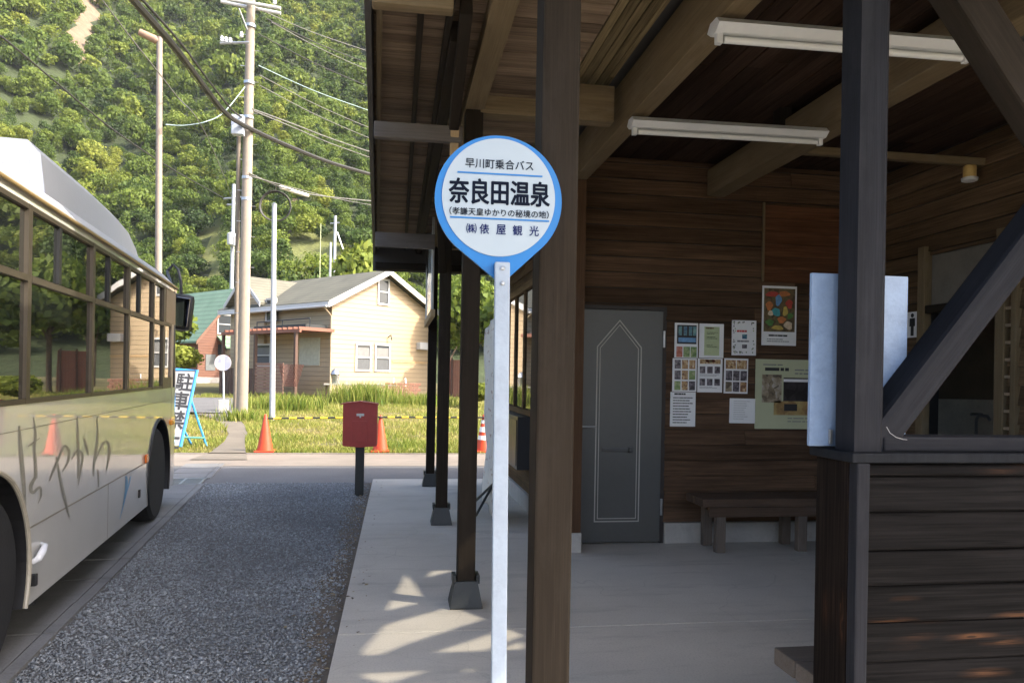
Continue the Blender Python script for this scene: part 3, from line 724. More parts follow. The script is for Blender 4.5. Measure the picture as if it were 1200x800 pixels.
# right-hand wall and the washroom behind it
RX = 4.6; ROP = [(6.6 - 5.95, 6.6 - 5.15, 0, 2.12), (6.6 - 5.95, 6.6 - 5.15, 2.16, 2.62)]
mb = MB(); siding(mb, (RX, 6.6, 0), (0, -1, 0), (-1, 0, 0), 5.6, 0.19, 3.5, 0.145, ROP, 0.024, 2.6, 0, 13, -0.006); mb.build('toilet_wall', M_WALLY, ST)
wc = MB(); wall_core(wc, (RX, 6.6, 0), (0, -1, 0), (-1, 0, 0), 5.6, 0, 3.5, 0.1, ROP); wc.build('toilet_wall_core', M_BLACK, ST)
for y in (5.99, 5.11): beam('door_post', (RX - 0.02, y, 0), (RX - 0.02, y, 2.7), 0.075, 0.09, M_BEAM, ST)
beam('door_head', (RX - 0.022, 6.03, 2.145), (RX - 0.022, 5.07, 2.145), 0.05, 0.07, M_POST, ST)
mb = MB(); mb.box((RX + 0.02, 5.15, 2.16), (RX + 0.05, 5.95, 2.62)); mb.build('transom_panel', mat('grey_transom_panel', (0.16, 0.145, 0.12), 0.7), ST)
mb = MB()
for z in np.arange(0.9, 2.3, 0.13): MB().box((RX - 0.045, 5.01, z), (RX - 0.02, 5.07, z + 0.022)).build('wall_rung', mat('pale_rung_wood', (0.3, 0.22, 0.14), 0.7), ST)
beam('wall_upright', (RX - 0.02, 4.985, 0), (RX - 0.02, 4.985, 2.75), 0.06, 0.05, M_BEAM, ST)
mb = MB(); mb.box((4.7, 6.7, -0.02), (7.0, 6.75, 3.0)); mb.box((6.95, 3.5, 0), (7.0, 6.7, 3.0)); mb.box((4.7, 3.5, 0), (7.0, 3.55, 3.0)); mb.box((4.7, 3.5, 2.7), (7.0, 6.7, 2.75)); mb.build('washroom_walls', mat('washroom_tile', (0.20, 0.16, 0.11), 0.5, 0.2), ST)
mb = MB(); mb.cbox((4.8, 6.2, 0.85), (6.3, 6.69, 0.95), 0.01); mb.cbox((4.85, 6.68, 0.95), (6.25, 6.698, 1.35), 0.004)
WS = mb.build('washroom_counter', mat('counter_white', (0.75, 0.70, 0.60), 0.4), ST)
mb = MB(); mb.tube([(5.55, 6.5, 0.95), (5.55, 6.5, 1.16), (5.55, 6.47, 1.2), (5.55, 6.36, 1.2), (5.55, 6.33, 1.16)], 0.014, 8); mb.tube([(5.49, 6.5, 1.21), (5.61, 6.5, 1.21)], 0.015, 8); mb.build('faucet', M_STEEL, WS)
# low front wall with pillar and braces
FY = 2.2
mb = MB(); z = 0.02; k = 0
R_ = random.Random(5)
for i in range(11):
    h = [0.125, 0.118, 0.112, 0.122, 0.115][i % 5]
    h = min(h, 1.243 - z)
    if h < 0.02: break
    q_ = R_.uniform(0, 0.003); mb.prism([(1.485, FY + 0.02, z), (1.485, FY - 0.014 - q_, z), (1.485, FY - 0.017 - q_, z + 0.006), (1.485, FY - 0.001 - q_, z + h - 0.008), (1.485, FY + 0.004, z + h - 0.003), (1.485, FY + 0.02, z + h - 0.003)], (2.715, 0, 0), 0, R_.random()); z += h
    if z > 1.24: break
LW = mb.build('low_wall', M_LOWX, ST)
mb = MB()
mb.cbox((1.44, FY + 0.02, 0.0), (1.458, FY + 0.205, 1.245), 0.003, 0, 0.4); mb.build('low_wall_end', M_LOWY, ST)
mb = MB(); mb.box((1.459, FY + 0.021, 0.0), (4.2, FY + 0.20, 1.24)); mb.build('low_wall_core', M_BLACK, ST)
beam('corner_trim', (1.463, FY - 0.004, 0.0), (1.463, FY - 0.004, 1.245), 0.045, 0.045, M_BLUEWOOD, ST, ch=0.006)
mb = MB(); mb.cbox((1.42, FY - 0.03, 1.2455), (4.25, FY + 0.222, 1.2765), 0.006); mb.build('low_wall_cap', wood('cap_wood', (0.004, 0.0043, 0.005), (0.018, 0.0195, 0.023)), ST)
beam('rail', (1.56, FY + 0.075, 1.302), (4.2, FY + 0.075, 1.302), 0.12, 0.048, M_BLUEWOOD, ST)
mb = MB()
sec = [(1.445, FY), (1.535, FY), (1.563, FY + 0.03), (1.563, FY + 0.105), (1.445, FY + 0.105)]
mb.prism([(x, y, 0) for x, y in sec], (0, 0, 2.6))
mb.build('pillar', M_BLUEWOOD, ST, Matrix.Translation((0, 0, 1.278)))
def brace(c0, c1, wd):
    return beam('brace', c0, c1, wd, 0.13, M_BLUEWOOD, ST, up=(0, 1, 0), ch=0.02)
brace((1.535, FY + 0.085, 1.28), (2.62, FY + 0.085, 2.618), 0.10)
beam('brace', (1.585, FY + 0.085, 3.158), (2.435, FY + 0.085, 2.08), 0.13, 0.10, M_POST, ST, up=(0, 1, 0), ch=0.012)
beam('head_beam', (0.5, FY + 0.085, 3.30), (4.6, FY + 0.085, 3.30), 0.13, 0.25, M_BEAM, ST)
# ================================================================== PART 4: things in and at the hall
# bus-stop sign
SY = 2.0
SG = thing('bus_stop_sign', (0.285, SY, 0), 'round blue rimmed bus stop sign with Japanese lettering on a square white post', 'bus stop sign')
M_BLUE = mat('sign_blue', (0.0, 0.135, 0.40), 0.35, 0.05, 3)
M_SIGNW = mat('sign_white', (0.325, 0.385, 0.43), 0.35, 0.04, 3)
M_NAVY = mat('sign_navy_ink', (0.003, 0.006, 0.016), 0.6, 0.05, spec=0.1)
M_NAVYB = mat('sign_blue_ink', (0.004, 0.012, 0.09), 0.6, 0.05, spec=0.1)
sc_c = Vector((0.263, SY, 1.972)); RR = 0.172
def teardrop(r, tip, n=64):
    P = []
    a0 = math.acos(r / tip)                             # tangent points towards the tip below
    for i in range(n + 1):
        q = -math.pi / 2 + a0 + (2 * math.pi - 2 * a0) * i / n; P.append((r * math.cos(q), r * math.sin(q)))
    P.append((0.006, -tip + 0.008)); P.insert(0, (0.012, -tip + 0.008)); return P
tl = Matrix.Rotation(-0.005, 4, 'Y')
def sp(x, z, d): return sc_c + tl @ Vector((x, 0, z)) + Vector((0, d, 0))
mb = MB(); mb.prism([sp(x, z, 0) for x, z in teardrop(RR, 0.232)], (0, 0.012, 0)); SB = mb.build('sign_plate', M_BLUE, SG)
mb = MB(); mb.prism([sp(0.153 * math.cos(2 * math.pi * i / 72), 0.0055 + 0.158 * math.sin(2 * math.pi * i / 72), -0.0025) for i in range(72)], (0, 0.0025, 0)); mb.build('sign_face', M_SIGNW, SG)
def sline(z, x0, x1, nm='sign_line'):
    b = MB(); b.prism([sp(x0, z, -0.0042), sp(x1, z, -0.0042), sp(x1, z + 0.0042, -0.0042), sp(x0, z + 0.0042, -0.0042)], (0, 0.0015, 0)); b.build(nm, M_BLUE, SG)
sline(0.0655, -0.113, 0.117); sline(-0.0545, -0.131, 0.137)
def sletters(body, x, z, wd, ht, bold, m):
    lettering('lettering', body, face_matrix(sp(x, z, -0.0032), tl @ Vector((1, 0, 0)), tl @ Vector((0, 0, 1))), m, SG, width=wd, height=ht, bold=bold)
sletters('早川町乗合バス', 0.000, 0.094, 0.184, 0.0262, 0.010, M_NAVY)
sletters('奈良田温泉', 0.0015, 0.019, 0.271, 0.0655, 0.028, M_NAVY)
sletters('（孝謙天皇ゆかりの秘境の地）', 0.0015, -0.0355, 0.268, 0.0205, 0.012, M_NAVY)
sletters('㈱', -0.0735, -0.0805, 0.027, 0.026, 0.010, M_NAVYB)
for i, ch in enumerate('俵屋観光'): sletters(ch, -0.039 + i * 0.045, -0.0805, 0.0255, 0.0265, 0.014, M_NAVYB)
mb = MB()
M_POLE = mat('white_sign_pole_paint', (0.27, 0.32, 0.385), 0.5, 0.12, 9, 0.12, dirt=(0.19, 0.22, 0.26))
Mp = Matrix.Translation((0.2895, SY - 0.026, 0)) @ Matrix.Rotation(-0.0095, 4, 'Y')
mb.cbox((-0.02, 0, 0), (0.02, 0.022, 1.802), 0.003); SPO = mb.build('sign_post', M_POLE, SG, Mp)
mb = MB()
for z in (1.785, 1.745): mb.lathe([(0.0055, 0), (0.0055, 0.004), (0.003, 0.006)], 10, 0, Mp @ Matrix.Translation((0, 0, z)) @ Matrix.Rotation(math.pi / 2, 4, 'X'))
mb.build('bolt', M_STEEL, SG)
mb = MB(); mb.cbox((0.275 - 0.15, SY - 0.17, 0), (0.275 + 0.15, SY + 0.13, 0.06), 0.02); mb.build('sign_base', M_FOUND, SG)

# fluorescent lamps
def strip_lamp(x, y, z, label):
    L = 1.33
    t = thing('ceiling_light', (x, y, 3.17), label, 'ceiling light', 'unlit fluorescent lamps under the hall ceiling')
    Mr = Matrix.Translation((x, y, z)) @ Matrix.Rotation(-0.012, 4, 'Y')
    mb = MB(); mb.prism([(0, -0.07, 0.052), (0, -0.035, 0.085), (0, 0.035, 0.085), (0, 0.07, 0.052), (0, 0.03, 0.022), (0, -0.03, 0.022)], (L, 0, 0)); mb.build('housing', M_WHITEMETAL, t, Mr)
    mb = MB(); mb.tube([(0.05, 0, 0), (L - 0.05, 0, 0)], 0.0165, 12); mb.build('lamp_tube', mat('unlit_tube_glass', (0.66, 0.67, 0.66), 0.2, 0.02), t, Mr, True)
    mb = MB()
    for a in (0.012, L - 0.042): MB().cbox((a, -0.016, -0.022), (a + 0.03, 0.016, 0.045), 0.004).build('lamp_holder', M_WHITEMETAL, t, Mr)
    mb = MB()
strip_lamp(1.443, 4.62, 3.07, 'unlit white strip lamp nearest the back wall, lower one in the picture')
strip_lamp(1.42, 3.3, 3.075, 'unlit white strip lamp nearest the open front, partly behind the pillar')

# paper on the back wall
PY = BY - 0.022
def poster(x0, x1, z0, z1, label, paint, back=None, cat='poster', rot=0.0, depth=0.0):
    t = thing('poster', (x0, PY, z0), label, cat, 'papers pinned to the back wall')
    Mr = Matrix.Translation(((x0 + x1) / 2, PY - depth, (z0 + z1) / 2)) @ Matrix.Rotation(rot, 4, 'Y'); wd, ht = x1 - x0, z1 - z0
    mb = MB(); mb.cbox((-wd / 2, -0.003, -ht / 2), (wd / 2, 0.003, ht / 2), 0.001); mb.build('sheet', back or M_PAPER, t, Mr)
    groups = {}
    def blob(u, v, ru, rv, m, k=0):
        P = [(-wd / 2 + (u + ru * math.cos(a) * (1 + 0.2 * math.sin(3 * a + k))) * wd, -0.0062 - 0.0002 * k, ht / 2 - (v + rv * math.sin(a) * (1 + 0.15 * math.cos(2 * a + k))) * ht) for a in np.linspace(0, 2 * math.pi, 18, endpoint=False)]
        groups.setdefault(('print', m.name), (MB(), m))[0].prism(P, (0, 0.001, 0))
    def rect(u0, u1, v0, v1, m, nm='picture', lift=0.0045):
        b = groups.setdefault((nm, m.name if nm == 'print' else len(groups)), (MB(), m))[0]
        b.box((-wd / 2 + u0 * wd, -lift, ht / 2 - v1 * ht), (-wd / 2 + u1 * wd, -0.0028, ht / 2 - v0 * ht))
    rect.blob = blob; paint(rect)
    for (nm, _), (b, m) in groups.items(): b.build(nm, m, t, Mr)
    return t
def photo_mat(name, cols, sc_=9.0):
    m, n, l, b = nodes(name); v, _ = coords(n, l)
    vo = n.new('ShaderNodeTexVoronoi'); vo.inputs['Scale'].default_value = sc_ * 2.2; l.new(v, vo.inputs['Vector'])
    f = math_n(n, l, 'ADD', math_n(n, l, 'MULTIPLY', noise(n, l, v, sc_, 6, 0.7), 0.7), math_n(n, l, 'MULTIPLY', vo.outputs['Color'], 0.3)); k = len(cols)
    l.new(ramp(n, l, f, [(0.3 + 0.4 * i / (k - 1), c) for i, c in enumerate(cols)]), b.inputs['Base Color'])
    b.inputs['Roughness'].default_value = 0.3; return m
PH = dict(
    night=photo_mat('picture_blue_green', [(0.01, 0.02, 0.05), (0.03, 0.10, 0.22), (0.12, 0.30, 0.28), (0.30, 0.42, 0.40)], 14),
    red=photo_mat('picture_red', [(0.25, 0.04, 0.02), (0.45, 0.10, 0.05), (0.5, 0.25, 0.2)], 20),
    green=photo_mat('picture_green', [(0.05, 0.12, 0.03), (0.2, 0.3, 0.1), (0.45, 0.45, 0.25)], 20),
    food=photo_mat('picture_food', [(0.03, 0.02, 0.02), (0.25, 0.12, 0.06), (0.5, 0.32, 0.14), (0.7, 0.6, 0.45)], 26),
    dark=photo_mat('picture_dark', [(0.01, 0.01, 0.012), (0.05, 0.04, 0.05), (0.15, 0.13, 0.15), (0.4, 0.36, 0.36)], 22),
    path=photo_mat('picture_path', [(0.03, 0.025, 0.02), (0.12, 0.09, 0.06), (0.3, 0.24, 0.16), (0.5, 0.46, 0.42)], 9),
    tatami=photo_mat('picture_tatami', [(0.16, 0.09, 0.04), (0.34, 0.22, 0.09), (0.45, 0.36, 0.15)], 7),
    room=photo_mat('picture_room', [(0.012, 0.01, 0.01), (0.03, 0.025, 0.025), (0.06, 0.05, 0.055)], 6),
    paint=photo_mat('picture_painting', [(0.03, 0.06, 0.02), (0.30, 0.10, 0.03), (0.45, 0.30, 0.16), (0.06, 0.22, 0.18), (0.55, 0.16, 0.05)], 16))
M_PGREEN = mat('pale_green_print', (0.45, 0.52, 0.30), 0.5, 0.1); M_GREY = mat('grey_print', (0.18, 0.18, 0.19), 0.6)
M_CREAM = mat('cream_green_paper', (0.46, 0.48, 0.31), 0.5, 0.05, 3)
M_REDP = mat('red_print', (0.45, 0.05, 0.04), 0.5)
def lines(rect, v0, v1, n, u0=0.1, u1=0.9, m=None, seed=0, th=0.35):
    R = random.Random(seed); st = (v1 - v0) / n
    for i in range(n):
        u = u0
        end = u0 + (u1 - u0) * R.uniform(0.55, 1.0)
        while u < end:
            q = min(end, u + R.uniform(0.03, 0.16)); rect(u, q, v0 + i * st, v0 + i * st + st * th, m or M_GREY, 'print'); u = q + 0.012
def grid(rect, u0, u1, v0, v1, nu, nv, mats, gap=0.02, seed=0):
    R = random.Random(seed); du, dv = (u1 - u0) / nu, (v1 - v0) / nv
    for i in range(nu):
        for j in range(nv): rect(u0 + i * du + gap, u0 + (i + 1) * du - gap, v0 + j * dv + gap, v0 + (j + 1) * dv - gap, R.choice(mats))
PH['ground'] = photo_mat('picture_brown_green', [(0.02, 0.03, 0.012), (0.09, 0.06, 0.03), (0.16, 0.11, 0.05), (0.06, 0.10, 0.04)], 12)
INKS = {k: mat('paint_' + k, c, 0.4, 0.35, 30) for k, c in dict(teal=(0.05, 0.32, 0.36), orange=(0.50, 0.17, 0.05), red=(0.40, 0.05, 0.035), cream=(0.62, 0.50, 0.36), gold=(0.48, 0.36, 0.08), leafy=(0.08, 0.20, 0.05), blue=(0.12, 0.28, 0.50)).items()}
def p1(r):
    r(0.1, 0.93, 0.06, 0.60, M_INK)
    for u in (0.16, 0.38, 0.60, 0.78): r(u, u + 0.14, 0.10, 0.36, PH['night'], 'print', 0.0058)
    r(0.16, 0.90, 0.42, 0.55, INKS['blue'], 'print', 0.0058); r(0.08, 0.34, 0.68, 0.98, PH['red']); r(0.38, 0.66, 0.68, 0.98, PH['green']); r(0.69, 0.95, 0.68, 0.98, PH['green'])
def p2(r): grid(r, 0.06, 0.96, 0.02, 0.98, 3, 3, [PH['food'], PH['dark'], PH['green'], PH['food']], 0.025, 3)
def p3(r): lines(r, 0.03, 0.09, 1, 0.15, 0.88, M_INK, 1, 0.8); lines(r, 0.15, 0.95, 10, 0.1, 0.9, M_INK, 2)
def p4(r):
    r(0.2, 0.82, 0.09, 0.93, M_PGREEN); lines(r, 0.11, 0.17, 1, 0.25, 0.8, M_REDP, 1, 0.7)
    for v in (0.25, 0.38, 0.62): lines(r, v, v + 0.09, 2, 0.3, 0.75, M_INK, int(v * 90), 0.4)
def p5(r):
    r(0.08, 0.92, 0.03, 0.16, PH['food']); lines(r, 0.05, 0.13, 1, 0.3, 0.7, M_REDP, 2, 0.8)
    for j in range(2):
        for i in range(3): r(0.08 + i * 0.3, 0.30 + i * 0.3, 0.24 + j * 0.36, 0.44 + j * 0.36, PH['dark'])
        lines(r, 0.47 + j * 0.36, 0.54 + j * 0.36, 2, 0.08, 0.92, M_GREY, j)
def p6(r):
    for i in range(2): r(0.06 + i * 0.46, 0.48 + i * 0.46, 0.05, 0.30, PH['food'])
    grid(r, 0.05, 0.97, 0.33, 0.97, 3, 2, [PH['food'], PH['dark'], PH['path'], PH['dark']], 0.02, 8)
def p7(r):
    R = random.Random(4)
    for k in range(46):
        s = R.choice('tblr'); a = R.uniform(0.03, 0.93); d = R.uniform(0.02, 0.12)
        u, v = {'t': (a, d), 'b': (a, 0.93 - d * .5), 'l': (d, a), 'r': (0.92 - d, a)}[s]
        r(u, u + 0.04, v, v + 0.035, R.choice([M_INK, M_GREY, PH['green']]))
    lines(r, 0.28, 0.36, 1, 0.2, 0.82, M_REDP, 3, 0.7); r(0.42, 0.62, 0.40, 0.53, PH['night']); lines(r, 0.57, 0.64, 1, 0.22, 0.8, M_GREY, 5, 0.7); r(0.42, 0.62, 0.69, 0.80, PH['dark'])
def p8(r): lines(r, 0.1, 0.9, 9, 0.15, 0.85, mat('faint_print', (0.5, 0.5, 0.5), 0.6), 6, 0.3)
def p9(r):
    r(0.05, 0.95, 0.04, 0.77, PH['ground'])
    for k, (u, v, ru, rv, c) in enumerate(((0.30, 0.14, 0.2, 0.05, 'red'), (0.62, 0.13, 0.16, 0.05, 'orange'), (0.46, 0.24, 0.09, 0.09, 'blue'), (0.20, 0.34, 0.10, 0.07, 'orange'), (0.78, 0.30, 0.10, 0.07, 'red'), (0.40, 0.44, 0.13, 0.07, 'teal'),
            (0.24, 0.46, 0.07, 0.05, 'cream'), (0.66, 0.42, 0.07, 0.09, 'gold'), (0.80, 0.50, 0.08, 0.05, 'leafy'), (0.56, 0.57, 0.12, 0.05, 'orange'), (0.22, 0.62, 0.12, 0.05, 'leafy'), (0.76, 0.66, 0.12, 0.07, 'cream'), (0.45, 0.70, 0.16, 0.04, 'gold'))): r.blob(u, v, ru, rv, INKS[c], k)
    lines(r, 0.82, 0.86, 1, 0.2, 0.75, M_INK, 2, 0.7); lines(r, 0.89, 0.96, 2, 0.15, 0.85, M_GREY, 4, 0.4)
def p10(r):
    lines(r, 0.07, 0.09, 1, 0.08, 0.42, M_GREY, 1, 0.8); lines(r, 0.12, 0.17, 1, 0.10, 0.36, M_INK, 2, 0.9); lines(r, 0.14, 0.24, 2, 0.42, 0.85, M_GREY, 3, 0.35)
    r(0.07, 0.28, 0.22, 0.62, PH['path']); r(0.30, 0.96, 0.26, 0.60, PH['room']); r(0.30, 0.62, 0.28, 0.32, M_PAPER, 'print', 0.006); r(0.20, 0.96, 0.60, 0.80, PH['tatami']); r(0.31, 0.45, 0.64, 0.74, M_INK, 'print', 0.006)
    lines(r, 0.84, 0.93, 2, 0.35, 0.85, M_GREY, 7, 0.3)
poster(2.51, 2.735, 1.695, 2.015, 'small poster with a blue night picture, top of the column beside the door', p1)
poster(2.495, 2.728, 1.385, 1.69, 'laminated sheet with nine small food pictures, middle of the column beside the door', p2)
poster(2.48, 2.722, 1.065, 1.38, 'white text notice, bottom of the column beside the door', p3)
poster(2.748, 2.985, 1.70, 2.015, 'notice with a pale green panel above two rows of dark pictures', p4)
poster(2.738, 2.978, 1.382, 1.695, 'sheet with a brown heading over six dark pictures in two rows', p5)
poster(2.995, 3.23, 1.375, 1.70, 'sheet with two food pictures on top and six dark pictures under', p6, rot=0.008)
poster(3.065, 3.305, 1.73, 2.055, 'white flyer with a speckled border of little leaves', p7, rot=-0.006)
poster(3.055, 3.31, 1.10, 1.33, 'small blank looking white paper left of the big cream poster', p8, rot=0.01)
poster(3.355, 3.70, 1.83, 2.385, 'tall poster with a colourful orange and green painting', p9, depth=0.008)
poster(3.305, 4.24, 1.05, 1.70, 'big cream green poster with pictures of a tatami room', p10, M_CREAM)

# bench against the back wall, and the one inside the low wall
def bench(name, x0, x1, y0, y1, h, m, legs, label):
    t = thing(name, ((x0 + x1) / 2, (y0 + y1) / 2, 0), label, 'bench')
    n_ = max(1, round((y1 - y0) / 0.2)); d = (y1 - y0) / n_
    for i in range(n_):
        b = beam('seat', (x0, y0 + d * (i + .5), h - 0.035), (x1, y0 + d * (i + .5), h - 0.035), d - 0.012, 0.07, m, t)
    for x in legs:
        beam('leg', (x, y0 + 0.06, 0), (x, y0 + 0.06, h - 0.07), 0.085, 0.07, M_GREYWOOD, t); beam('leg', (x, y1 - 0.06, 0), (x, y1 - 0.06, h - 0.07), 0.085, 0.07, M_GREYWOOD, t)
    for x in legs: beam('crossbar', (x, y0 + 0.1, h - 0.11), (x, y1 - 0.1, h - 0.11), 0.06, 0.06, m, t)
    beam('apron', (x0 + 0.06, y0 + 0.03, h - 0.115), (x1 - 0.06, y0 + 0.03, h - 0.115), 0.03, 0.085, m, t)
bench('bench', 2.62, 4.3, 6.12, 6.52, 0.47, M_BENCH, (2.80, 3.56, 4.2), 'long dark brown wooden bench under the posters')
bench('bench', 1.535, 4.0, 2.53, 2.86, 0.42, M_GREYWOOD, (1.72, 2.8, 3.8), 'greyed plank bench end showing beside the low board wall')

# white board behind the pillar
q0, q1 = at_y(950, 420, FY + 0.14).x, at_y(1063, 420, FY + 0.14).x
nb = thing('notice_board', (1.555, FY + 0.14, 1.27), 'bluish white metal board seen from behind, hung at the back of the pillar', 'notice board')
m_nb = mat('pale_blue_panel', (0.23, 0.31, 0.44), 0.5, 0.12, 14, 0.1, dirt=(0.17, 0.23, 0.33))
mb = MB(); mb.cbox((q0, FY + 0.14, 1.283), (q1, FY + 0.156, 1.865), 0.004); mb.build('panel', m_nb, nb)
mb = MB()
for z in (1.40, 1.78): MB().cbox((1.48, FY + 0.105, z), (1.53, FY + 0.14, z + 0.03), 0.003).build('bracket', M_STEEL, nb)
MB().cbox((1.44, FY + 0.130, 1.29), (1.452, FY + 0.14, 1.34), 0.002).build('hook', M_STEEL, nb)
# little loop of white cord on the rail
mb = MB(); mb.tube([at_y(px, py, FY - 0.012) for px, py in ((1039, 500), (1043, 507), (1050, 512), (1058, 514.5), (1063, 515))], 0.0011, 6)
tag(mb.build('cord', mat('grey_white_cord', (0.28, 0.28, 0.28), 0.7)), 'short loop of white cord hanging at the foot of the brace', 'cord')
# washroom sign
RXs = RX - 0.024
ts = thing('washroom_sign', (RXs, 6.12, 1.9), 'small white sign with a black standing man pictogram on the board wall', 'sign')
mb = MB(); mb.cbox((RXs - 0.006, 6.035, 1.91), (RXs, 6.215, 2.14), 0.001); mb.build('sign_plate', M_PAPER, ts)
mb = MB(); c_ = 6.125
mb.lathe([(0.019, 0), (0.019, 0.003)], 20, 0, Matrix.Translation((RXs - 0.006, c_, 2.108)) @ Matrix.Rotation(-math.pi / 2, 4, 'Y'))
mb.prism([(RXs - 0.0065, c_ + y, z) for y, z in ((-0.034, 2.083), (0.034, 2.083), (0.036, 2.01), (0.022, 2.01), (0.019, 2.05), (0.019, 1.925), (-0.019, 1.925), (-0.019, 2.05), (-0.022, 2.01), (-0.036, 2.01))], (-0.002, 0, 0))
mb.build('pictogram', M_INK, ts)
# little lamp under the wall plate
LP = at_x(1142.5, 187, 4.47); LPM = Matrix.Translation((LP.x, 5.35, 3.235 - 0.128)) @ Matrix.Scale(0.8, 4)
tl_ = thing('wall_lamp', (LP.x, 5.35, 3.1), 'small drum shaped lamp with a yellowed cap and white rim', 'lamp')
MB().lathe([(0.055, 0.04), (0.06, 0.05), (0.06, 0.15), (0.05, 0.16)], 20, 0, LPM).build('lamp_cap', mat('yellowed_plastic', (0.50, 0.33, 0.10), 0.5), tl_, None, True)
MB().lathe([(0.05, 0.0), (0.072, 0.008), (0.075, 0.035), (0.06, 0.042)], 20, 0, LPM).build('lamp_rim', M_WHITEMETAL, tl_, None, True)

# box below the office window
tb = thing('wall_cabinet', (1.40, 9.0, 0.46), 'dark blue grey metal cabinet hung below the office window', 'cabinet')
m_cab = mat('dark_blue_metal', (0.03, 0.036, 0.05), 0.4, 0.1)
mb = MB(); mb.cbox((1.33, 8.2, 0.46), (1.475, 10.0, 1.05), 0.008); mb.build('cabinet_body', m_cab, tb)
mb = MB()
for y in (8.25, 9.13): mb.cbox((1.322, y, 0.5), (1.331, y + 0.82, 1.01), 0.003)
mb.build('cabinet_door', m_cab, tb)
# cloth banner on a folding stand
tn = thing('banner', (0.98, 7.9, 0), 'tall white cloth banner seen edge on beside the sign post', 'banner')
mb = MB(); S = []
for i in range(25):
    z = 0.12 + 2.0 * i / 24; row = []
    for k in range(15):
        y = 7.42 + 0.92 * k / 14; wv = 0.018 * math.sin(k * 0.9 + i * 0.25) + 0.012 * math.sin(i * 0.6 + k * .3)
        zz = z - (0.10 * (1 - k / 14) ** 2 if i == 0 else 0) - 0.12 * (k / 14) * (i / 24)
        row.append(Vector((0.98 + wv, y, zz)))
    S.append(row)
mb.loft(S, cap=False)
m_b, n_, l_, b_ = nodes('printed_banner_cloth'); v_, _ = coords(n_, l_)
vs_, _ = coords(n_, l_, (1, 3.5, 5.0))
sp_ = ramp(n_, l_, noise(n_, l_, vs_, 2.2, 3), [(0.60, (0,) * 3), (0.66, (0.7,) * 3)])
l_.new(mix(n_, l_, sp_, (0.88, 0.84, 0.74), (0.40, 0.24, 0.15)), b_.inputs['Base Color']); b_.inputs['Roughness'].default_value = 0.8
bn = mb.build('cloth', m_b, tn, None, True); sol = bn.modifiers.new('thickness', 'SOLIDIFY'); sol.thickness = 0.004
mb = MB(); mb.tube([(1.0, 7.40, 0.0), (1.0, 7.40, 2.18)], 0.011, 8); mb.tube([(1.0, 7.40, 2.15), (1.0, 8.36, 2.03)], 0.008, 8); mb.build('pole', M_WHITEMETAL, tn)
mb = MB(); mb.tube([(1.0, 7.42, 0.45), (0.80, 8.35, 0.012)], 0.014, 6); mb.tube([(1.0, 7.5, 0.45), (0.86, 7.95, 0.012)], 0.014, 6); mb.build('leg', M_BLACKMETAL, tn)
# clear wind screen between the posts, with a timber bottom rail
tw = thing('wind_screen', (0.40, 9.0, 2.1), 'clear hanging wind screen with a raw wood bottom rail between the far posts', 'screen')
mg, n_, l_, b_ = nodes('clear_acrylic'); b_.inputs['Base Color'].default_value = (0.85, 0.9, 0.92, 1); b_.inputs['Roughness'].default_value = 0.12
b_.inputs['Transmission Weight'].default_value = 0.75; b_.inputs['IOR'].default_value = 1.12
mb = MB(); mb.box((0.372, 8.35, 2.2), (0.376, 10.1, 3.2)); mb.build('screen_sheet', mg, tw)
beam('bottom_rail', (0.375, 8.2, 2.17), (0.375, 10.13, 2.17), 0.05, 0.08, M_PALE, tw)
mb = MB()
for y in (8.4, 10.05): mb.cbox((0.36, y - 0.02, 2.2), (0.39, y + 0.02, 3.25), 0.004)
mb.build('upright', M_STEEL, tw)
# red letter box on a post
MXc, MYc = -0.445, 9.6
tm = thing('mailbox', (MXc, MYc, -0.05), 'dark red square letter box on a black post at the slab corner', 'mailbox')
m_red = mat('faded_post_red', (0.42, 0.046, 0.036), 0.45, 0.15, 5, 0.05)
mb = MB()
prof = [(-0.212, 0.60), (-0.20, 0.585), (0, 0.57), (0.20, 0.585), (0.212, 0.60), (0.212, 1.10), (0.20, 1.115), (0, 1.14), (-0.20, 1.115), (-0.212, 1.10)]
mb.prism([(MXc + x, MYc, z) for x, z in prof], (0, 0.27, 0)); MBX = mb.build('box_body', m_red, tm)
mb = MB(); mb.loft([[(MXc + x, MYc - 0.02 + y, 1.112 + z) for x, z in ((-0.245, 0), (-0.2, 0.012), (0, 0.036), (0.2, 0.012), (0.225, 0))] for y in (0, 0.31)], cap=False)
ld = mb.build('box_lid', m_red, tm); ld.modifiers.new('thickness', 'SOLIDIFY').thickness = 0.012
mb = MB(); mb.cbox((MXc - 0.095, MYc - 0.008, 0.635), (MXc + 0.085, MYc + 0.001, 0.90), 0.003); mb.build('box_door', m_red, tm)
mb = MB(); mb.prism([(MXc - 0.045 + x, MYc - 0.009, 0.965 + z) for x, z in ((0, 0), (0.038, 0), (0.038, -0.022), (0.056, -0.022), (0.056, 0), (0.094, 0), (0.094, 0.03), (0, 0.03))], (0, 0.009, 0)); mb.build('lock', M_STEEL, tm)
mb = MB(); mb.cbox((MXc - 0.055, MYc + 0.08, -0.1), (MXc + 0.055, MYc + 0.19, 0.58), 0.008); mb.build('post', M_BLACKMETAL, tm)
# litter by the walkway: a few fallen leaves past naming
def spline(P, k=10):
    out = []
    for i in range(len(P) - 1):
        p0, p1, p2, p3 = P[max(i - 1, 0)], P[i], P[i + 1], P[min(i + 2, len(P) - 1)]
        for j in range(k):
            t = j / k; out.append(0.5 * ((2 * p1) + (p2 - p0) * t + (2 * p0 - 5 * p1 + 4 * p2 - p3) * t * t + (3 * p1 - p0 - 3 * p2 + p3) * t ** 3))
    return out + [P[-1]]
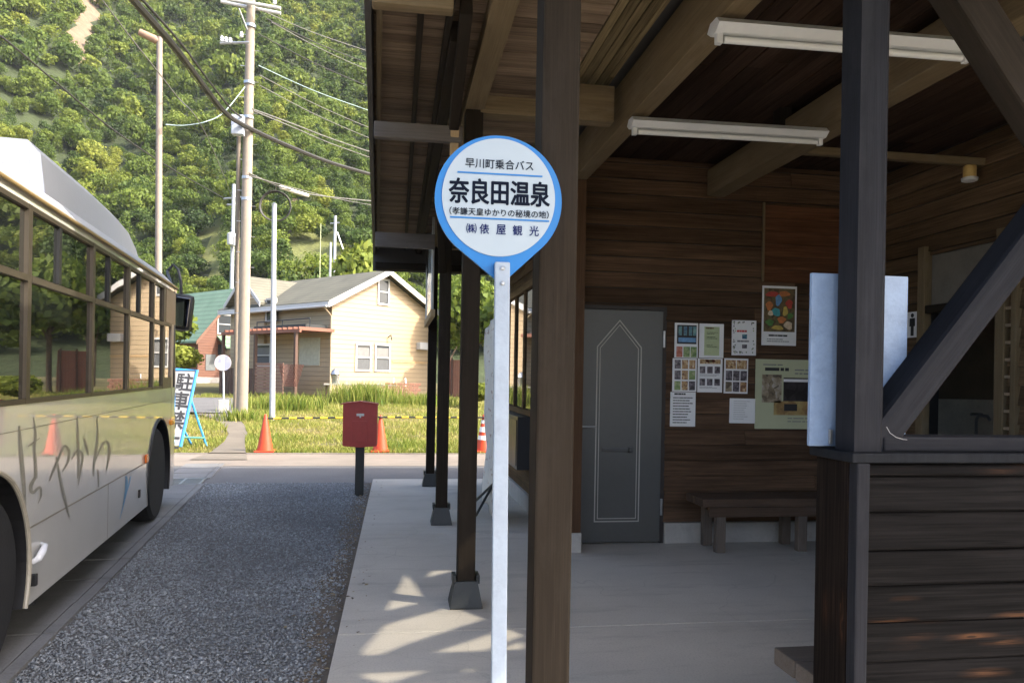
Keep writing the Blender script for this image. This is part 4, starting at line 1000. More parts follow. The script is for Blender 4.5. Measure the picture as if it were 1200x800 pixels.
# ================================================================== PART 5: the bus
hd = Vector((-0.115, 1, 0)).normalized(); nr = Vector((hd.y, -hd.x, 0))
BM = Matrix((nr, hd, Vector((0, 0, 1)))).transposed().to_4x4(); BM.translation = Vector((-2.33, 7.69, -0.03))
BUS = thing('bus', BM, 'cream white route bus with dark windows and brushed grey lettering along its side', 'bus')
def paint(name, col, rough=0.3):
    m, n, l, b = nodes(name); v, _ = coords(n, l)
    f = noise(n, l, v, 2.5, 5); c = mix(n, l, ramp(n, l, f, [(0.4, (0,) * 3), (0.8, (0.25,) * 3)]), col, tuple(x * 0.7 for x in col))
    l.new(c, b.inputs['Base Color']); b.inputs['Roughness'].default_value = rough
    b.inputs['Coat Weight'].default_value = 1.0; b.inputs['Coat Roughness'].default_value = 0.02; b.inputs['Coat IOR'].default_value = 1.75
    bump(n, l, b, noise(n, l, v, 0.9, 1), 0.03, 0.05); return m
M_BUSW = paint('bus_cream_paint', (0.70, 0.675, 0.61)); M_BRONZE = mat('bronze_window_frame', (0.095, 0.078, 0.058), 0.4, 0.1, 5, metal=0.5)
M_BUSGLASS = glass_dark('bus_window_glass', (0.010, 0.012, 0.011), 3.0, 0.02)
M_TYRE = mat('tyre_rubber', (0.018, 0.018, 0.019), 0.8, 0.3, 8, 0.2); M_NAVYP = mat('navy_pillar', (0.015, 0.02, 0.05), 0.3)
FWY, RWY, WR, AR = 0.42, -3.86, 0.47, 0.56
BW = 2.3
def arch(cy, z0, r, zc, n=18):
    """arch opening edge from back to front at height z0"""
    a0 = math.asin((zc - z0) / r)
    return [(cy + r * math.cos(math.pi + a0 - (math.pi + 2 * a0) * i / n), zc + r * math.sin(math.pi + a0 - (math.pi + 2 * a0) * i / n)) for i in range(n + 1)]
zb = 0.24; ZC = 0.47
low = [(-6.6, zb), *arch(RWY, zb, AR, ZC), *arch(FWY, zb, AR, ZC), (1.30, zb), (1.30, 1.335), (-6.6, 1.335)]
def side_panel(x, off):
    b = MB(); bm = bmesh.new(); vs = [bm.verts.new((x, y, z)) for y, z in low]; f = bm.faces.new(vs); f.normal_update()
    bmesh.ops.triangulate(bm, faces=[f], ngon_method='EAR_CLIP')
    g = bmesh.ops.extrude_face_region(bm, geom=bm.faces[:]); bmesh.ops.translate(bm, verts=[e for e in g['geom'] if isinstance(e, bmesh.types.BMVert)], vec=(off, 0, 0))
    for i, v in enumerate(bm.verts): v.index = i
    b.add([v.co.copy() for v in bm.verts], [tuple(v.index for v in f.verts) for f in bm.faces]); bm.free(); return b
b1 = side_panel(0, -0.05); b2 = side_panel(-BW, 0.05)
b1.v += []; o_ = len(b1.v); b1.v += b2.v; b1.f += [tuple(i + o_ for i in f) for f in b2.f]; b1.m += b2.m; b1.r += b2.r
# upper side above the windows, nose and floor
nose = [(0, 1.299), (-0.02, 1.46), (-0.09, 1.60), (-0.28, 1.69), (-0.7, 1.735), (-BW / 2, 1.745)]; nose += [(-BW - x, y) for x, y in nose[-2::-1]]
b1.loft([[Vector((x, y - k, z)) for x, y in nose] for z, k in ((0.26, 0.06), (0.33, 0.0), (1.36, 0.0))], cap=False)
for xs in (0.0, -BW + 0.05): b1.box((xs - 0.05, -6.6, 2.3955), (xs, 1.30, 2.45))
b1.box((-BW, -6.64, 0.3), (0, -6.6, 2.45))
BODY = b1.build('body', M_BUSW, BUS, BM, True)
mb = MB(); mb.box((-BW + 0.06, -6.5, 0.30), (-0.06, -4.50, 0.34)); mb.box((-BW + 0.3, -3.2, 0.17), (-0.2, -0.2, 0.36)); mb.box((-BW + 0.06, 1.05, 0.30), (-0.06, 1.5, 0.36))
for cy in (FWY, RWY): mb.box((-0.45, cy - 0.62, 0.36), (-0.40, cy + 0.62, 1.1)); mb.box((-0.45, cy - 0.62, 1.05), (-0.052, cy + 0.62, 1.1)); mb.box((-0.45, cy - 0.62, 0.3), (-0.052, cy - 0.58, 1.1)); mb.box((-0.45, cy + 0.58, 0.3), (-0.052, cy + 0.62, 1.1))
mb.box((-BW + 0.07, -6.55, 1.2), (-0.07, 1.25, 1.30))
mb.build('underbody', M_BLACK, BUS, BM)
mb = MB(); mb.box((0.0005, -6.6, 0.655), (0.0025, RWY - 0.55, 0.664)); mb.box((0.0005, RWY + 0.53, 0.655), (0.0025, FWY - 0.53, 0.664))
mb.box((0.0005, 1.06, 0.3), (0.002, 1.066, 1.33)); mb.box((0.0005, -1.62, 0.25), (0.0015, -1.615, 0.655)); mb.box((0.0005, -6.6, 1.2), (0.0015, 1.06, 1.204))
mb.build('panel_seam', mat('dark_seam', (0.27, 0.245, 0.19), 0.6), BODY, BM)
# wheel arch lips
for cy in (FWY, RWY):
    A = arch(cy, zb, AR, ZC, 36)
    mb = MB(); mb.tube([(0.004, y, z) for y, z in A], 0.013, 8)
    mb.build('arch_lip', M_BLACK if cy == FWY else mat('arch_trim', (0.42, 0.38, 0.30), 0.4), BODY, BM, True)
    A = arch(cy, zb, AR - 0.006, ZC, 36)
    mb = MB(); mb.loft([[Vector((-0.006, y, z)), Vector((-0.44, y, z))] for y, z in A], cap=False); mb.build('wheel_well', M_BLACK, BODY, BM)
# roof shell
M_ROOFU = mat('matt_white_roof_paint', (0.44, 0.445, 0.46), 0.35, 0.06, 3)
prof = [(0.012, 2.44), (0.012, 2.465), (-0.03, 2.50), (-0.10, 2.575), (-0.22, 2.645), (-0.42, 2.69), (-0.75, 2.715), (-BW / 2, 2.72)]; prof += [(-BW - x, z) for x, z in prof[-2::-1]]
S = []
for y, kz, kx in ((-6.66, 1, 1), (0.9, 1, 1), (1.2, 0.97, 0.995), (1.42, 0.86, 0.98), (1.56, 0.6, 0.95), (1.62, 0.25, 0.93), (1.63, 0.02, 0.92)):
    S.append([Vector((-BW / 2 + (x + BW / 2) * kx, y, 2.44 + (z - 2.44) * kz)) for x, z in prof])
mb = MB(); mb.loft(S); mb.build('roof', M_ROOFU, BUS, BM, True)
mb = MB(); mb.tube([(0.016, -6.6, 2.445), (0.016, 1.25, 2.445), (-0.03, 1.45, 2.44)], 0.011, 8); mb.build('gutter', mat('brass_gutter', (0.38, 0.27, 0.12), 0.4, 0.1, metal=0.4), BUS, BM)
mb = MB()
S = [[Vector((x, y, z)) for x, z in ((-0.30, 2.60), (-0.37, 2.60 + h * 0.82), (-0.45, 2.60 + h), (-BW + 0.45, 2.60 + h), (-BW + 0.37, 2.60 + h * 0.82), (-BW + 0.30, 2.60))] for y, h in ((-2.10, 0.06), (-2.02, 0.50), (-0.6, 0.49), (0.2, 0.465), (0.65, 0.41), (1.0, 0.28), (1.2, 0.10))]
mb.loft(S); mb.build('roof_unit', M_ROOFU, BUS, BM)
# windows along the side
ys = [-6.45, -4.62, -3.37, -2.125, -1.045, -0.005, 0.53]
for i in range(6):
    y0, y1 = ys[i] + 0.028, ys[i + 1] - 0.028
    for sx in ((0, -1) if True else ()):
        x0 = 0.0 if sx == 0 else -BW; d = 1 if sx == 0 else -1
        X_ = lambda q: x0 + d * q
        mb = MB()
        for a, b_ in (((-0.035, ys[i] - 0.0, 1.336), (0.006, y0, 2.395)), ((-0.035, y1, 1.336), (0.006, ys[i + 1] - 0.001, 2.395)), ((-0.035, y0, 1.336), (0.004, y1, 1.362)), ((-0.035, y0, 2.368), (0.004, y1, 2.395)), ((-0.03, y0, 1.985), (0.008, y1, 2.02))):
            mb.box((X_(a[0]), a[1], a[2]), (X_(b_[0]), b_[1], b_[2]))
        if y1 - y0 > 0.5:
            ym = y0 + (y1 - y0) * 0.42; mb.box((X_(-0.03), ym - 0.022, 2.03), (X_(0.0), ym + 0.022, 2.368), 1)
        wn = mb.build('window', [M_BRONZE, M_BLACK], BUS, BM)
        mb = MB()
        mb.quad((X_(-0.012), y0, 1.362), (X_(-0.012), y1, 1.362), (X_(-0.012), y1, 1.985), (X_(-0.012), y0, 1.985)); mb.quad((X_(-0.016), y0, 2.03), (X_(-0.016), y1, 2.03), (X_(-0.016), y1, 2.368), (X_(-0.016), y0, 2.368))
        pn = mb.build('pane', M_BUSGLASS, wn, BM)
# driver's corner: destination panel, small window, navy pillar, windscreen
mb = MB(); mb.cbox((-0.03, 0.62, 2.03), (0.008, 1.20, 2.385), 0.006); mb.build('side_display', mat('brown_side_panel', (0.17, 0.115, 0.08), 0.35), BUS, BM)
mb = MB(); mb.box((-0.03, 0.53, 1.337), (0.006, 0.60, 2.395)); mb.box((-0.03, 0.60, 1.337), (0.006, 1.0, 1.45)); mb.box((-0.03, 0.60, 2.0), (0.004, 1.0, 2.03)); mb.build('driver_window_frame', M_BRONZE, BUS, BM)
mb = MB(); mb.quad((-0.012, 0.60, 1.45), (-0.012, 1.0, 1.45), (-0.012, 1.0, 2.0), (-0.012, 0.60, 2.0)); mb.build('driver_window', M_BUSGLASS, BUS, BM)
mb = MB(); mb.box((-0.03, 1.0, 1.337), (0.003, 1.14, 2.03)); mb.build('door_pillar', mat('warm_body_trim', (0.40, 0.32, 0.24), 0.35), BUS, BM)
mb = MB(); mb.loft([[Vector((0.0, 1.14, z)), Vector((0.0, 1.30 - k, z)), Vector((-0.02, 1.46 - k * 1.5, z)), Vector((-0.06, 1.54 - k * 1.8, z))] for z, k in ((1.337, 0), (2.44, 0.10))], cap=False); ap = mb.build('windscreen_pillar', M_NAVYP, BUS, BM, True); ap.modifiers.new('thickness', 'SOLIDIFY').thickness = 0.02
nz = nose[2:-2]
mb = MB(); mb.loft([[Vector((x, y - k, z)) for x, y in nz] for z, k in ((1.36, 0.005), (2.44, 0.17))], cap=False); mb.build('windscreen', M_BUSGLASS, BUS, BM, True)
mb = MB(); mb.box((-BW + 0.03, 1.1, 1.337), (-BW + 0.035, 1.5, 2.44)); mb.build('front_door', M_BUSGLASS, BUS, BM)
# wheels
def wheel(y, x):
    M_ = BM @ Matrix.Translation((x, y, WR)) @ Matrix.Rotation(math.pi / 2, 4, 'Y')
    t = MB().lathe([(0.30, -0.12), (0.43, -0.125), (0.462, -0.10), (0.47, -0.04), (0.47, 0.04), (0.462, 0.10), (0.43, 0.125), (0.30, 0.12)], 40).build('wheel', M_TYRE, BUS, M_, True)
    MB().lathe([(0.302, 0.105), (0.285, 0.10), (0.25, 0.03), (0.16, 0.045), (0.13, 0.10), (0.05, 0.115)], 32).build('rim', mat('steel_rim', (0.42, 0.43, 0.44), 0.35, 0.2, 6, metal=0.8), t, M_, True)
    b = MB()
    for k in range(8): q = k * math.pi / 4; b.lathe([(0.016, 0), (0.016, 0.03), (0.008, 0.036)], 8, 0, Matrix.Translation((0.20 * math.cos(q), 0.20 * math.sin(q), 0.035)))
    b.build('wheel_nut', M_STEEL, t, M_)
for y in (FWY, RWY):
    wheel(y, -0.14)
    M_ = BM @ Matrix.Translation((-BW + 0.14, y, WR)) @ Matrix.Rotation(-math.pi / 2, 4, 'Y')
    MB().lathe([(0.30, -0.12), (0.43, -0.125), (0.462, -0.10), (0.47, -0.04), (0.47, 0.04), (0.462, 0.10), (0.43, 0.125), (0.30, 0.12)], 40).build('wheel', M_TYRE, BUS, M_, True)
# lamps, flap, handle, mirror
mb = MB(); mb.cbox((0.0, 0.95, 0.93), (0.035, 1.10, 0.99), 0.012); mb.build('turn_signal', mat('amber_lens', (0.85, 0.30, 0.02), 0.15), BUS, BM)
mb = MB(); mb.cbox((0.0, -0.30, 0.66), (0.022, -0.22, 0.74), 0.008); mb.build('side_marker', mat('orange_lens', (0.75, 0.18, 0.03), 0.2), BUS, BM)
mb = MB(); mb.cbox((0.0, -0.55, 0.38), (0.012, -0.50, 0.45), 0.003); mb.build('lock_flap', M_BLACK, BUS, BM)
mb = MB(); mb.tube([(0.0, -3.24, 0.46), (0.03, -3.235, 0.48), (0.04, -3.21, 0.51), (0.035, -3.15, 0.53), (0.005, -3.11, 0.535)], [0.014, 0.019, 0.02, 0.016, 0.01], 10); mb.build('side_handle', mat('bright_white_plastic', (0.80, 0.81, 0.84), 0.25), BUS, BM, True)
mb = MB(); mb.cbox((-0.01, -3.27, 0.335), (0.03, -3.235, 0.40), 0.006); mb.tube([(-0.06, -3.15, 0.22), (-0.03, -3.1, 0.20), (-0.03, -3.08, 0.235)], 0.012, 6); mb.build('side_hook', M_BLACK, BUS, BM)
mi = BM.inverted()
pm = [mi @ at_y(px, py, 9.70) for px, py in ((196, 318), (203, 310), (209, 316), (212, 330), (212.5, 346))]
mb = MB(); mb.tube([(-0.08, 1.45, 2.50)] + [tuple(p) for p in pm], 0.018, 8); mr = mb.build('mirror', M_BLACK, BUS, BM, True)
c0 = mi @ at_y(213.5, 366, 9.70)
mb = MB(); mb.cbox((-0.125, -0.075, -0.225), (0.125, 0.075, 0.225), 0.068); mb.build('mirror_housing', M_BLACK, mr, BM @ Matrix.Translation(c0) @ Matrix.Rotation(0.10, 4, 'Y'), True)
mb = MB(); mb.cbox((-0.085, -0.080, -0.175), (0.085, -0.074, 0.175), 0.0025); mb.build('mirror_glass', mat('mirror_silver', (0.55, 0.57, 0.60), 0.02, 0.02, metal=1.0), mr, BM @ Matrix.Translation(c0) @ Matrix.Rotation(0.10, 4, 'Y'))
# brushed lettering and the blue feather mark
M_BRUSH = mat('brushed_grey_paint', (0.26, 0.25, 0.205), 0.35, 0.3, 10)
def side_hit(px, py):
    p = mi @ plane_hit_(px, py); return Vector((0.0, p.y, p.z))
def plane_hit_(px, py):
    p0 = BM @ Vector((0, 0, 0)); d = ray(px, py); return EYE_P + d * ((p0 - EYE_P).dot(nr) / d.dot(nr))
def brush(name, strokes, m, sx=4.0, oy=440.0):
    """brush strokes on the flat side panel: (x, y, width) triples read off the photograph, laid flat on the panel"""
    b = MB()
    for q_, st in enumerate(strokes):
        P = spline([Vector((x, y, wd)) for x, y, wd in st], 6); L = []; Rr = []
        for i_, p in enumerate(P):
            t = (P[min(i_ + 1, len(P) - 1)] - P[max(i_ - 1, 0)]); n_ = Vector((-t.y, t.x)).normalized(); hw = max(1.0, p.z) * 0.5
            for lst, sg in ((L, 1), (Rr, -1)):
                h = side_hit((p.x + n_.x * hw * sg * 0.8) / sx, oy + (p.y + n_.y * hw * sg * 0.8) / sx); lst.append(Vector((0.0022 + 0.0003 * q_, h.y, h.z)))
        for i_ in range(len(P) - 1): b.quad(L[i_], Rr[i_], Rr[i_ + 1], L[i_ + 1])
    return b.build(name, m, BODY, BM)
brush('lettering', [[(88, 235, 12), (95, 330, 20), (105, 450, 24), (112, 540, 20), (120, 628, 5)], [(155, 195, 5), (165, 270, 14), (160, 340, 13), (166, 420, 16), (166, 480, 20)],
    [(168, 470, 16), (142, 515, 22), (150, 548, 18), (184, 522, 14), (190, 560, 12), (176, 598, 3)], [(128, 332, 6), (155, 312, 10), (184, 292, 5)]], M_BRUSH)
brush('lettering', [[(230, 492, 8), (255, 430, 14), (275, 385, 12), (300, 330, 14), (322, 352, 14), (318, 400, 12), (292, 450, 5)], [(262, 380, 8), (285, 500, 16), (305, 590, 16), (324, 662, 9)]], M_BRUSH)
brush('lettering', [[(334, 392, 6), (362, 350, 12), (386, 372, 12), (380, 430, 10), (365, 512, 5)], [(362, 192, 5), (365, 300, 13), (368, 420, 11), (362, 480, 5)], [(393, 296, 8), (404, 330, 12), (413, 372, 5)]], M_BRUSH)
brush('lettering', [[(455, 190, 5), (456, 300, 12), (441, 400, 12), (437, 472, 5)], [(444, 402, 6), (480, 322, 10), (505, 312, 12), (512, 362, 14), (498, 442, 5)], [(458, 440, 5), (462, 522, 4)]], M_BRUSH)
brush('blue_mark', [[(560, 672, 2), (580, 592, 8), (592, 520, 18), (590, 470, 12)], [(575, 600, 2), (600, 520, 8), (612, 470, 5)]], mat('sky_blue_mark', (0.10, 0.30, 0.50), 0.35))
# ================================================================== PART 6: field furniture
M_CONE = mat('orange_cone_plastic', (0.58, 0.062, 0.018), 0.5, 0.12, 6)
M_CONEW = mat('white_cone_band', (0.8, 0.78, 0.75), 0.4, 0.05)
def cone(px, Y, h, label, bands=False):
    p = at_y(px, 500, Y); z = terrain(Y) - 0.035
    t = thing('traffic_cone', (p.x, Y, z), label, 'traffic cone', 'traffic cones on the grass edge')
    M_ = Matrix.Translation((p.x, Y, z)) @ Matrix.Rotation(random.uniform(-.03, .03), 4, 'X')
    mb = MB(); mb.cbox((-0.18, -0.18, 0), (0.18, 0.18, 0.03), 0.012); mb.build('cone_base', M_CONE, t, M_)
    R_ = lambda q: 0.15 - 0.125 * q
    mb = MB(); mb.lathe([(R_(0), 0.03), (R_(0.5), 0.03 + h * 0.47), (R_(0.98), h - 0.02), (0.018, h), (0.005, h + 0.004)], 24); mb.build('cone_body', M_CONE, t, M_, True)
    if bands:
        for q0, q1 in ((0.30, 0.42), (0.52, 0.66), (0.76, 0.86)):
            mb = MB(); mb.lathe([(R_(q0) + 0.003, 0.03 + (h - .03) * q0), (R_(q1) + 0.003, 0.03 + (h - .03) * q1)], 24); mb.build('reflective_band', M_CONEW, t, M_, True)
    return p
c1 = cone(311, 14.95, 0.72, 'plain orange traffic cone at the left end of the striped bar')
c2 = cone(446, 15.0, 0.72, 'plain orange traffic cone behind the red letter box')
c3 = cone(566.5, 15.1, 0.74, 'orange traffic cone with white bands beside the third timber post', True)
M_YEL = mat('yellow_bar_plastic', (0.75, 0.50, 0.03), 0.45, 0.1); M_BLK = mat('black_bar_plastic', (0.02, 0.02, 0.02), 0.45)
def bar(a, b_, za, zb_, label):
    a = Vector((a.x, 14.97, za)); b_ = Vector((b_.x, 15.02, zb_)); t = thing('barrier_bar', a, label, 'bar', 'striped bars between the cones')
    n = 15
    for k in range(n):
        p, q = a.lerp(b_, k / n), a.lerp(b_, (k + 1) / n); mb = MB(); mb.tube([p, q], 0.017, 10); mb.build('stripe', (M_BLK, M_YEL)[k % 2], t)
    mb = MB()
    for p in (a, b_): mb.lathe([(0.045, -0.012), (0.055, 0), (0.045, 0.012)], 18, 0, Matrix.Translation(p))
    mb.build('ring', M_BLK, t)
bar(c1, c2, 0.60, 0.645, 'yellow and black striped bar from the left cone to the letter box cone')
bar(c2, c3, 0.645, 0.655, 'yellow and black striped bar running behind the timber posts')
# A-frame parking sign
PA = at_ground(214, 520); AY = PA.y
ta = thing('a_frame_sign', (PA.x, AY, terrain(AY)), 'leaning white no parking board in a sky blue A-frame', 'sign board')
M_SKYB = mat('sky_blue_frame_paint', (0.04, 0.27, 0.62), 0.45, 0.12, 5)
q = {k: at_y(*v) for k, v in dict(tl=(206, 433, 15.7), tr=(231, 434, 15.75), br=(211.5, 522, 15.2), bl=(186, 522, 15.15)).items()}
mb = MB(); mb.prism([q['tl'], q['tr'], q['br'], q['bl']], (0, 0.03, 0)); mb.build('board', mat('weathered_white_board', (0.28, 0.285, 0.29), 0.5, 0.08), ta)
def rod(name, pts, r, m, parent):
    b = MB(); b.tube(pts, r, 8); return b.build(name, m, parent)
rod('frame', [q['tl'], q['tr'], q['br'] + Vector((0, 0, -0.02))], 0.03, M_SKYB, ta)
r1 = at_y(224, 470, 15.75)
rod('rear_leg', [r1 + Vector((-0.02, 0.04, 0.05)), Vector((at_y(242, 519, 16.0).x, 16.0, terrain(16) - 0.05))], 0.022, M_SKYB, ta)
rod('rear_leg', [at_y(211, 495, 15.5), Vector((at_y(225, 516, 16.1).x, 16.1, terrain(16) - 0.05))], 0.022, M_SKYB, ta)
rod('crossbar', [at_y(213, 512, 15.45), at_y(240, 513, 15.95)], 0.02, mat('dull_green_bar', (0.06, 0.2, 0.16), 0.5), ta)
up_ = (q['tr'] - q['br']).normalized(); rt_ = (q['tr'] - q['tl']).normalized()
cen = (q['tr'] + q['br']) / 2; Lb = (q['tr'] - q['br']).length; wb_ = (q['tr'] - q['tl']).length
for i, ch in enumerate('駐車禁止'):
    o_ = q['tr'] - up_ * (0.15 + i * 0.39) * Lb / 1.55 - rt_ * wb_ * 0.47 + Vector((0, -0.006, 0)) - up_ * 0.1
    lettering('lettering', ch, face_matrix(o_, rt_, up_), M_INK, ta, width=0.30, height=0.36, bold=0.02)
# round sign on a thin post
RP = at_ground(262, 481)
tr_ = thing('round_sign', RP, 'small round white sign with faded blue shapes on a white post', 'road sign')
dz = at_y(261.5, 425, RP.y)
rod('post', [Vector((RP.x, RP.y, RP.z + 0.3)), Vector((dz.x, RP.y, dz.z + 0.25))], 0.03, M_WHITEMETAL, tr_)
MS = face_matrix((dz.x, RP.y - 0.04, dz.z), (1, 0, 0), (0, 0, 1))
mb = MB(); mb.lathe([(0.26, -0.01), (0.265, 0), (0.26, 0.01)], 32); mb.build('disc', mat('faded_white_sign', (0.5, 0.46, 0.48), 0.5, 0.06), tr_, MS)
mb = MB(); mb.prism([(0.26 * math.cos(a), 0.26 * math.sin(a), 0.012) for a in np.linspace(-1.3, 1.3, 14)], (0, 0, 0.003)); mb.prism([(-0.16, 0.0, 0.012), (-0.05, 0.0, 0.012), (-0.05, 0.12, 0.012), (-0.12, 0.14, 0.012)], (0, 0, 0.003))
mb.build('blue_shape', mat('faded_blue_print', (0.30, 0.31, 0.46), 0.5, 0.1), tr_, MS)
mb = MB(); mb.cbox((RP.x - 0.15, RP.y - 0.12, RP.z - 0.2), (RP.x + 0.15, RP.y + 0.12, RP.z + 0.36), 0.02); mb.build('sign_base', M_FOUND, tr_)

# ------------------------------------------------------------------ houses
def lap_mat(name, a, b_, pitch=0.2):
    m, n, l, bs = nodes(name); v, raw = coords(n, l)
    sx = n.new('ShaderNodeSeparateXYZ'); l.new(raw, sx.inputs[0])
    fr = math_n(n, l, 'FRACT', math_n(n, l, 'DIVIDE', sx.outputs[2], pitch), 0)
    ln = ramp(n, l, fr, [(0.0, (0.45,) * 3), (0.07, (0.5,) * 3), (0.11, (1,) * 3), (1.0, (0.95,) * 3)])
    v2, _ = coords(n, l, (0.5, 0.5, 3)); c = ramp(n, l, noise(n, l, v2, 1.5, 5), [(0.3, a), (0.7, b_)])
    c = mix(n, l, 1.0, c, ln, 'MULTIPLY'); l.new(c, bs.inputs['Base Color']); bs.inputs['Roughness'].default_value = 0.6
    h = n.new('ShaderNodeMath'); h.operation = 'SUBTRACT'; h.inputs[0].default_value = 1.0; l.new(fr, h.inputs[1])
    bump(n, l, bs, h.outputs[0], 0.6, 0.03); return m
M_CREAMW = lap_mat('cream_lap_siding', (0.37, 0.275, 0.165), (0.42, 0.315, 0.19), 0.22)
M_REDW = lap_mat('red_brown_lap_siding', (0.125, 0.047, 0.024), (0.175, 0.068, 0.035), 0.19)
M_TRIM = mat('white_house_trim', (0.50, 0.49, 0.475), 0.5, 0.04)
def roof_mat(name, a, b_, axis, pitch):
    m, n, l, bs = nodes(name); v, raw = coords(n, l); sx = n.new('ShaderNodeSeparateXYZ'); l.new(raw, sx.inputs[0])
    fr = math_n(n, l, 'FRACT', math_n(n, l, 'DIVIDE', sx.outputs[axis], pitch), 0)
    c = ramp(n, l, noise(n, l, v, 0.8, 6), [(0.3, a), (0.7, b_)])
    c = mix(n, l, 1.0, c, ramp(n, l, fr, [(0, (0.55,) * 3), (0.14, (0.6,) * 3), (0.2, (1,) * 3)]), 'MULTIPLY')
    l.new(c, bs.inputs['Base Color']); bs.inputs['Roughness'].default_value = 0.65; bump(n, l, bs, fr, 0.3, 0.03); return m
M_GROOF = roof_mat('mossy_green_shingles', (0.105, 0.10, 0.072), (0.165, 0.155, 0.112), 2, 0.16)
M_TROOF = roof_mat('sea_green_metal_roof', (0.145, 0.235, 0.15), (0.20, 0.295, 0.195), 2, 0.34)
GU = Vector((0.75, 0.66, 0)).normalized(); GV = Vector((-GU.y, GU.x, 0))          # along the gable, along the left wall
def frame_at(o, ang=0.0):
    M_ = Matrix((GU, GV, Vector((0, 0, 1)))).transposed().to_4x4(); M_.translation = o; return M_ @ Matrix.Rotation(ang, 4, 'Z')
G0 = at_y(388.5, 400, 36.0); G0.z = 0.0
HM = frame_at(G0)
gt = lambda px, py: HM.inverted() @ plane_hit(px, py, G0, -GV)
def plane_hit(px, py, p, n): d = ray(px, py); return EYE_P + d * ((p - EYE_P).dot(n) / d.dot(n))
lw_ = lambda px, py: HM.inverted() @ plane_hit(px, py, G0, GU)
apex, eL, eR = gt(444, 321), gt(389, 353), gt(502, 366)
HB = gt(440, 466).z; HWID = eR.x; HEZ = eL.z; HAZ = apex.z
HLEN = 9.0
HT = thing('cream_house', Matrix.Translation((G0.x, G0.y, HB)), 'cream yellow lap sided house with a mossy green gabled roof', 'house')
mb = MB(); mb.prism([(0, 0, HB - 0.3), (HWID, 0, HB - 0.3), (HWID, 0, HEZ), (HWID / 2, 0, HAZ), (0, 0, HEZ)], (0, HLEN, 0)); mb.build('wall', M_CREAMW, HT, HM)
sl = (HAZ - HEZ) / (HWID / 2)
ov = 0.5
mb = MB()
for s in (0, 1):
    x0 = -ov if s == 0 else HWID + ov; z0 = HEZ - ov * sl; y0 = -0.45
    mb.prism([(x0, y0, z0 + 0.1), (HWID / 2, y0, HAZ + 0.1), (HWID / 2, y0, HAZ + 0.22), (x0, y0, z0 + 0.22)], (0, HLEN + 0.9, 0))
RF = mb.build('roof', M_GROOF, HT, HM)
mb = MB()
for s in (0, 1):
    x0 = -ov - 0.02 if s == 0 else HWID + ov + 0.02; z0 = HEZ - (ov + 0.02) * sl
    mb.prism([(x0, -0.50, z0 - 0.06), (HWID / 2, -0.50, HAZ - 0.04), (HWID / 2, -0.50, HAZ + 0.235), (x0, -0.50, z0 + 0.235)], (0, 0.048, 0))
mb.box((-ov - 0.05, -0.46, HEZ - ov * sl - 0.06), (-ov - 0.005, HLEN + .4, HEZ - ov * sl + 0.18))
mb.build('barge_board', M_TRIM, RF, HM)
# cross wing with its own gable on the left side
a2 = lw_(296, 327); b2_ = lw_(317, 358)
WY = a2.y; WH = a2.z; WHALF = abs(a2.y - b2_.y)
mb = MB(); ez = b2_.z + 0.35; wp = 0.0
mb.prism([(-0.15, WY - WHALF + 0.3, HB - 0.3), (-0.15, WY + WHALF - 0.3, HB - 0.3), (-0.15, WY + WHALF - 0.3, ez), (-0.15, WY, WH - 0.12), (-0.15, WY - WHALF + 0.3, ez)], (HWID / 2, 0, 0)); mb.build('wing_wall', M_CREAMW, HT, HM)
mb = MB()
for s in (-1, 1): mb.prism([(-0.6, WY + s * WHALF, b2_.z), (-0.6, WY, WH), (-0.6, WY, WH + 0.12), (-0.6, WY + s * WHALF, b2_.z + 0.12)], (HWID / 2 + 0.6, 0, 0))
RW_ = mb.build('wing_roof', M_GROOF, HT, HM)
mb = MB()
for s in (-1, 1): mb.prism([(-0.64, WY + s * (WHALF + .02), b2_.z - 0.1), (-0.64, WY, WH - 0.1), (-0.64, WY, WH + 0.135), (-0.64, WY + s * (WHALF + .02), b2_.z + 0.135)], (0.038, 0, 0))
mb.build('barge_board', M_TRIM, RW_, HM)
def window(x0, x1, z0, z1, plane='g', y=0.0, lower=None, parent=None, M_=None):
    """framed window; plane g = gable face, l = left wall"""
    P = (lambda u, d, z: Vector((u, y - d, z))) if plane == 'g' else (lambda u, d, z: Vector((y - d, u, z)))
    f = MB(); t = 0.09
    for a, b_ in (((x0 - t, z0 - t), (x0, z1 + t)), ((x1, z0 - t), (x1 + t, z1 + t)), ((x0, z1), (x1, z1 + t)), ((x0, z0 - t), (x1, z0)), ((x0, (z0 + z1) / 2 - 0.03), (x1, (z0 + z1) / 2 + 0.03))):
        f.box(P(a[0], 0.06, a[1]), P(b_[0], -0.02, b_[1]))
    w_ = f.build('window', M_TRIM, parent or HT, M_ or HM)
    p = MB(); p.box(P(x0, 0.02, z0), P(x1, 0.012, z1)); p.build('pane', M_GLASS, w_, M_ or HM)
    if lower: lower = 0.42; p = MB(); p.box(P(x0 + .05, 0.0245, z0 + (z1 - z0) * .5), P(x1 - .02, 0.021, z1 - 0.12)); p.build('curtain', mat('pale_curtain', (0.17, 0.17, 0.165), 0.7), w_, M_ or HM); p = MB(); p.box(P(x0 + .02, 0.026, z0 + .02), P(x1 - .02, 0.021, z0 + (z1 - z0) * lower)); p.build('blind', mat('grey_blind', (0.085, 0.09, 0.095), 0.6), w_, M_ or HM)
for pa, pb in (((418, 404), (432.5, 433)), ((440.5, 404.5), (455, 433.5))):
    a, b_ = gt(*pa), gt(*pb); window(a.x, b_.x, b_.z, a.z, lower=0.97)
a, b_ = gt(444, 328), gt(454, 356); window(a.x, b_.x, b_.z, a.z)
a, b_ = gt(488, 401), gt(497, 410)
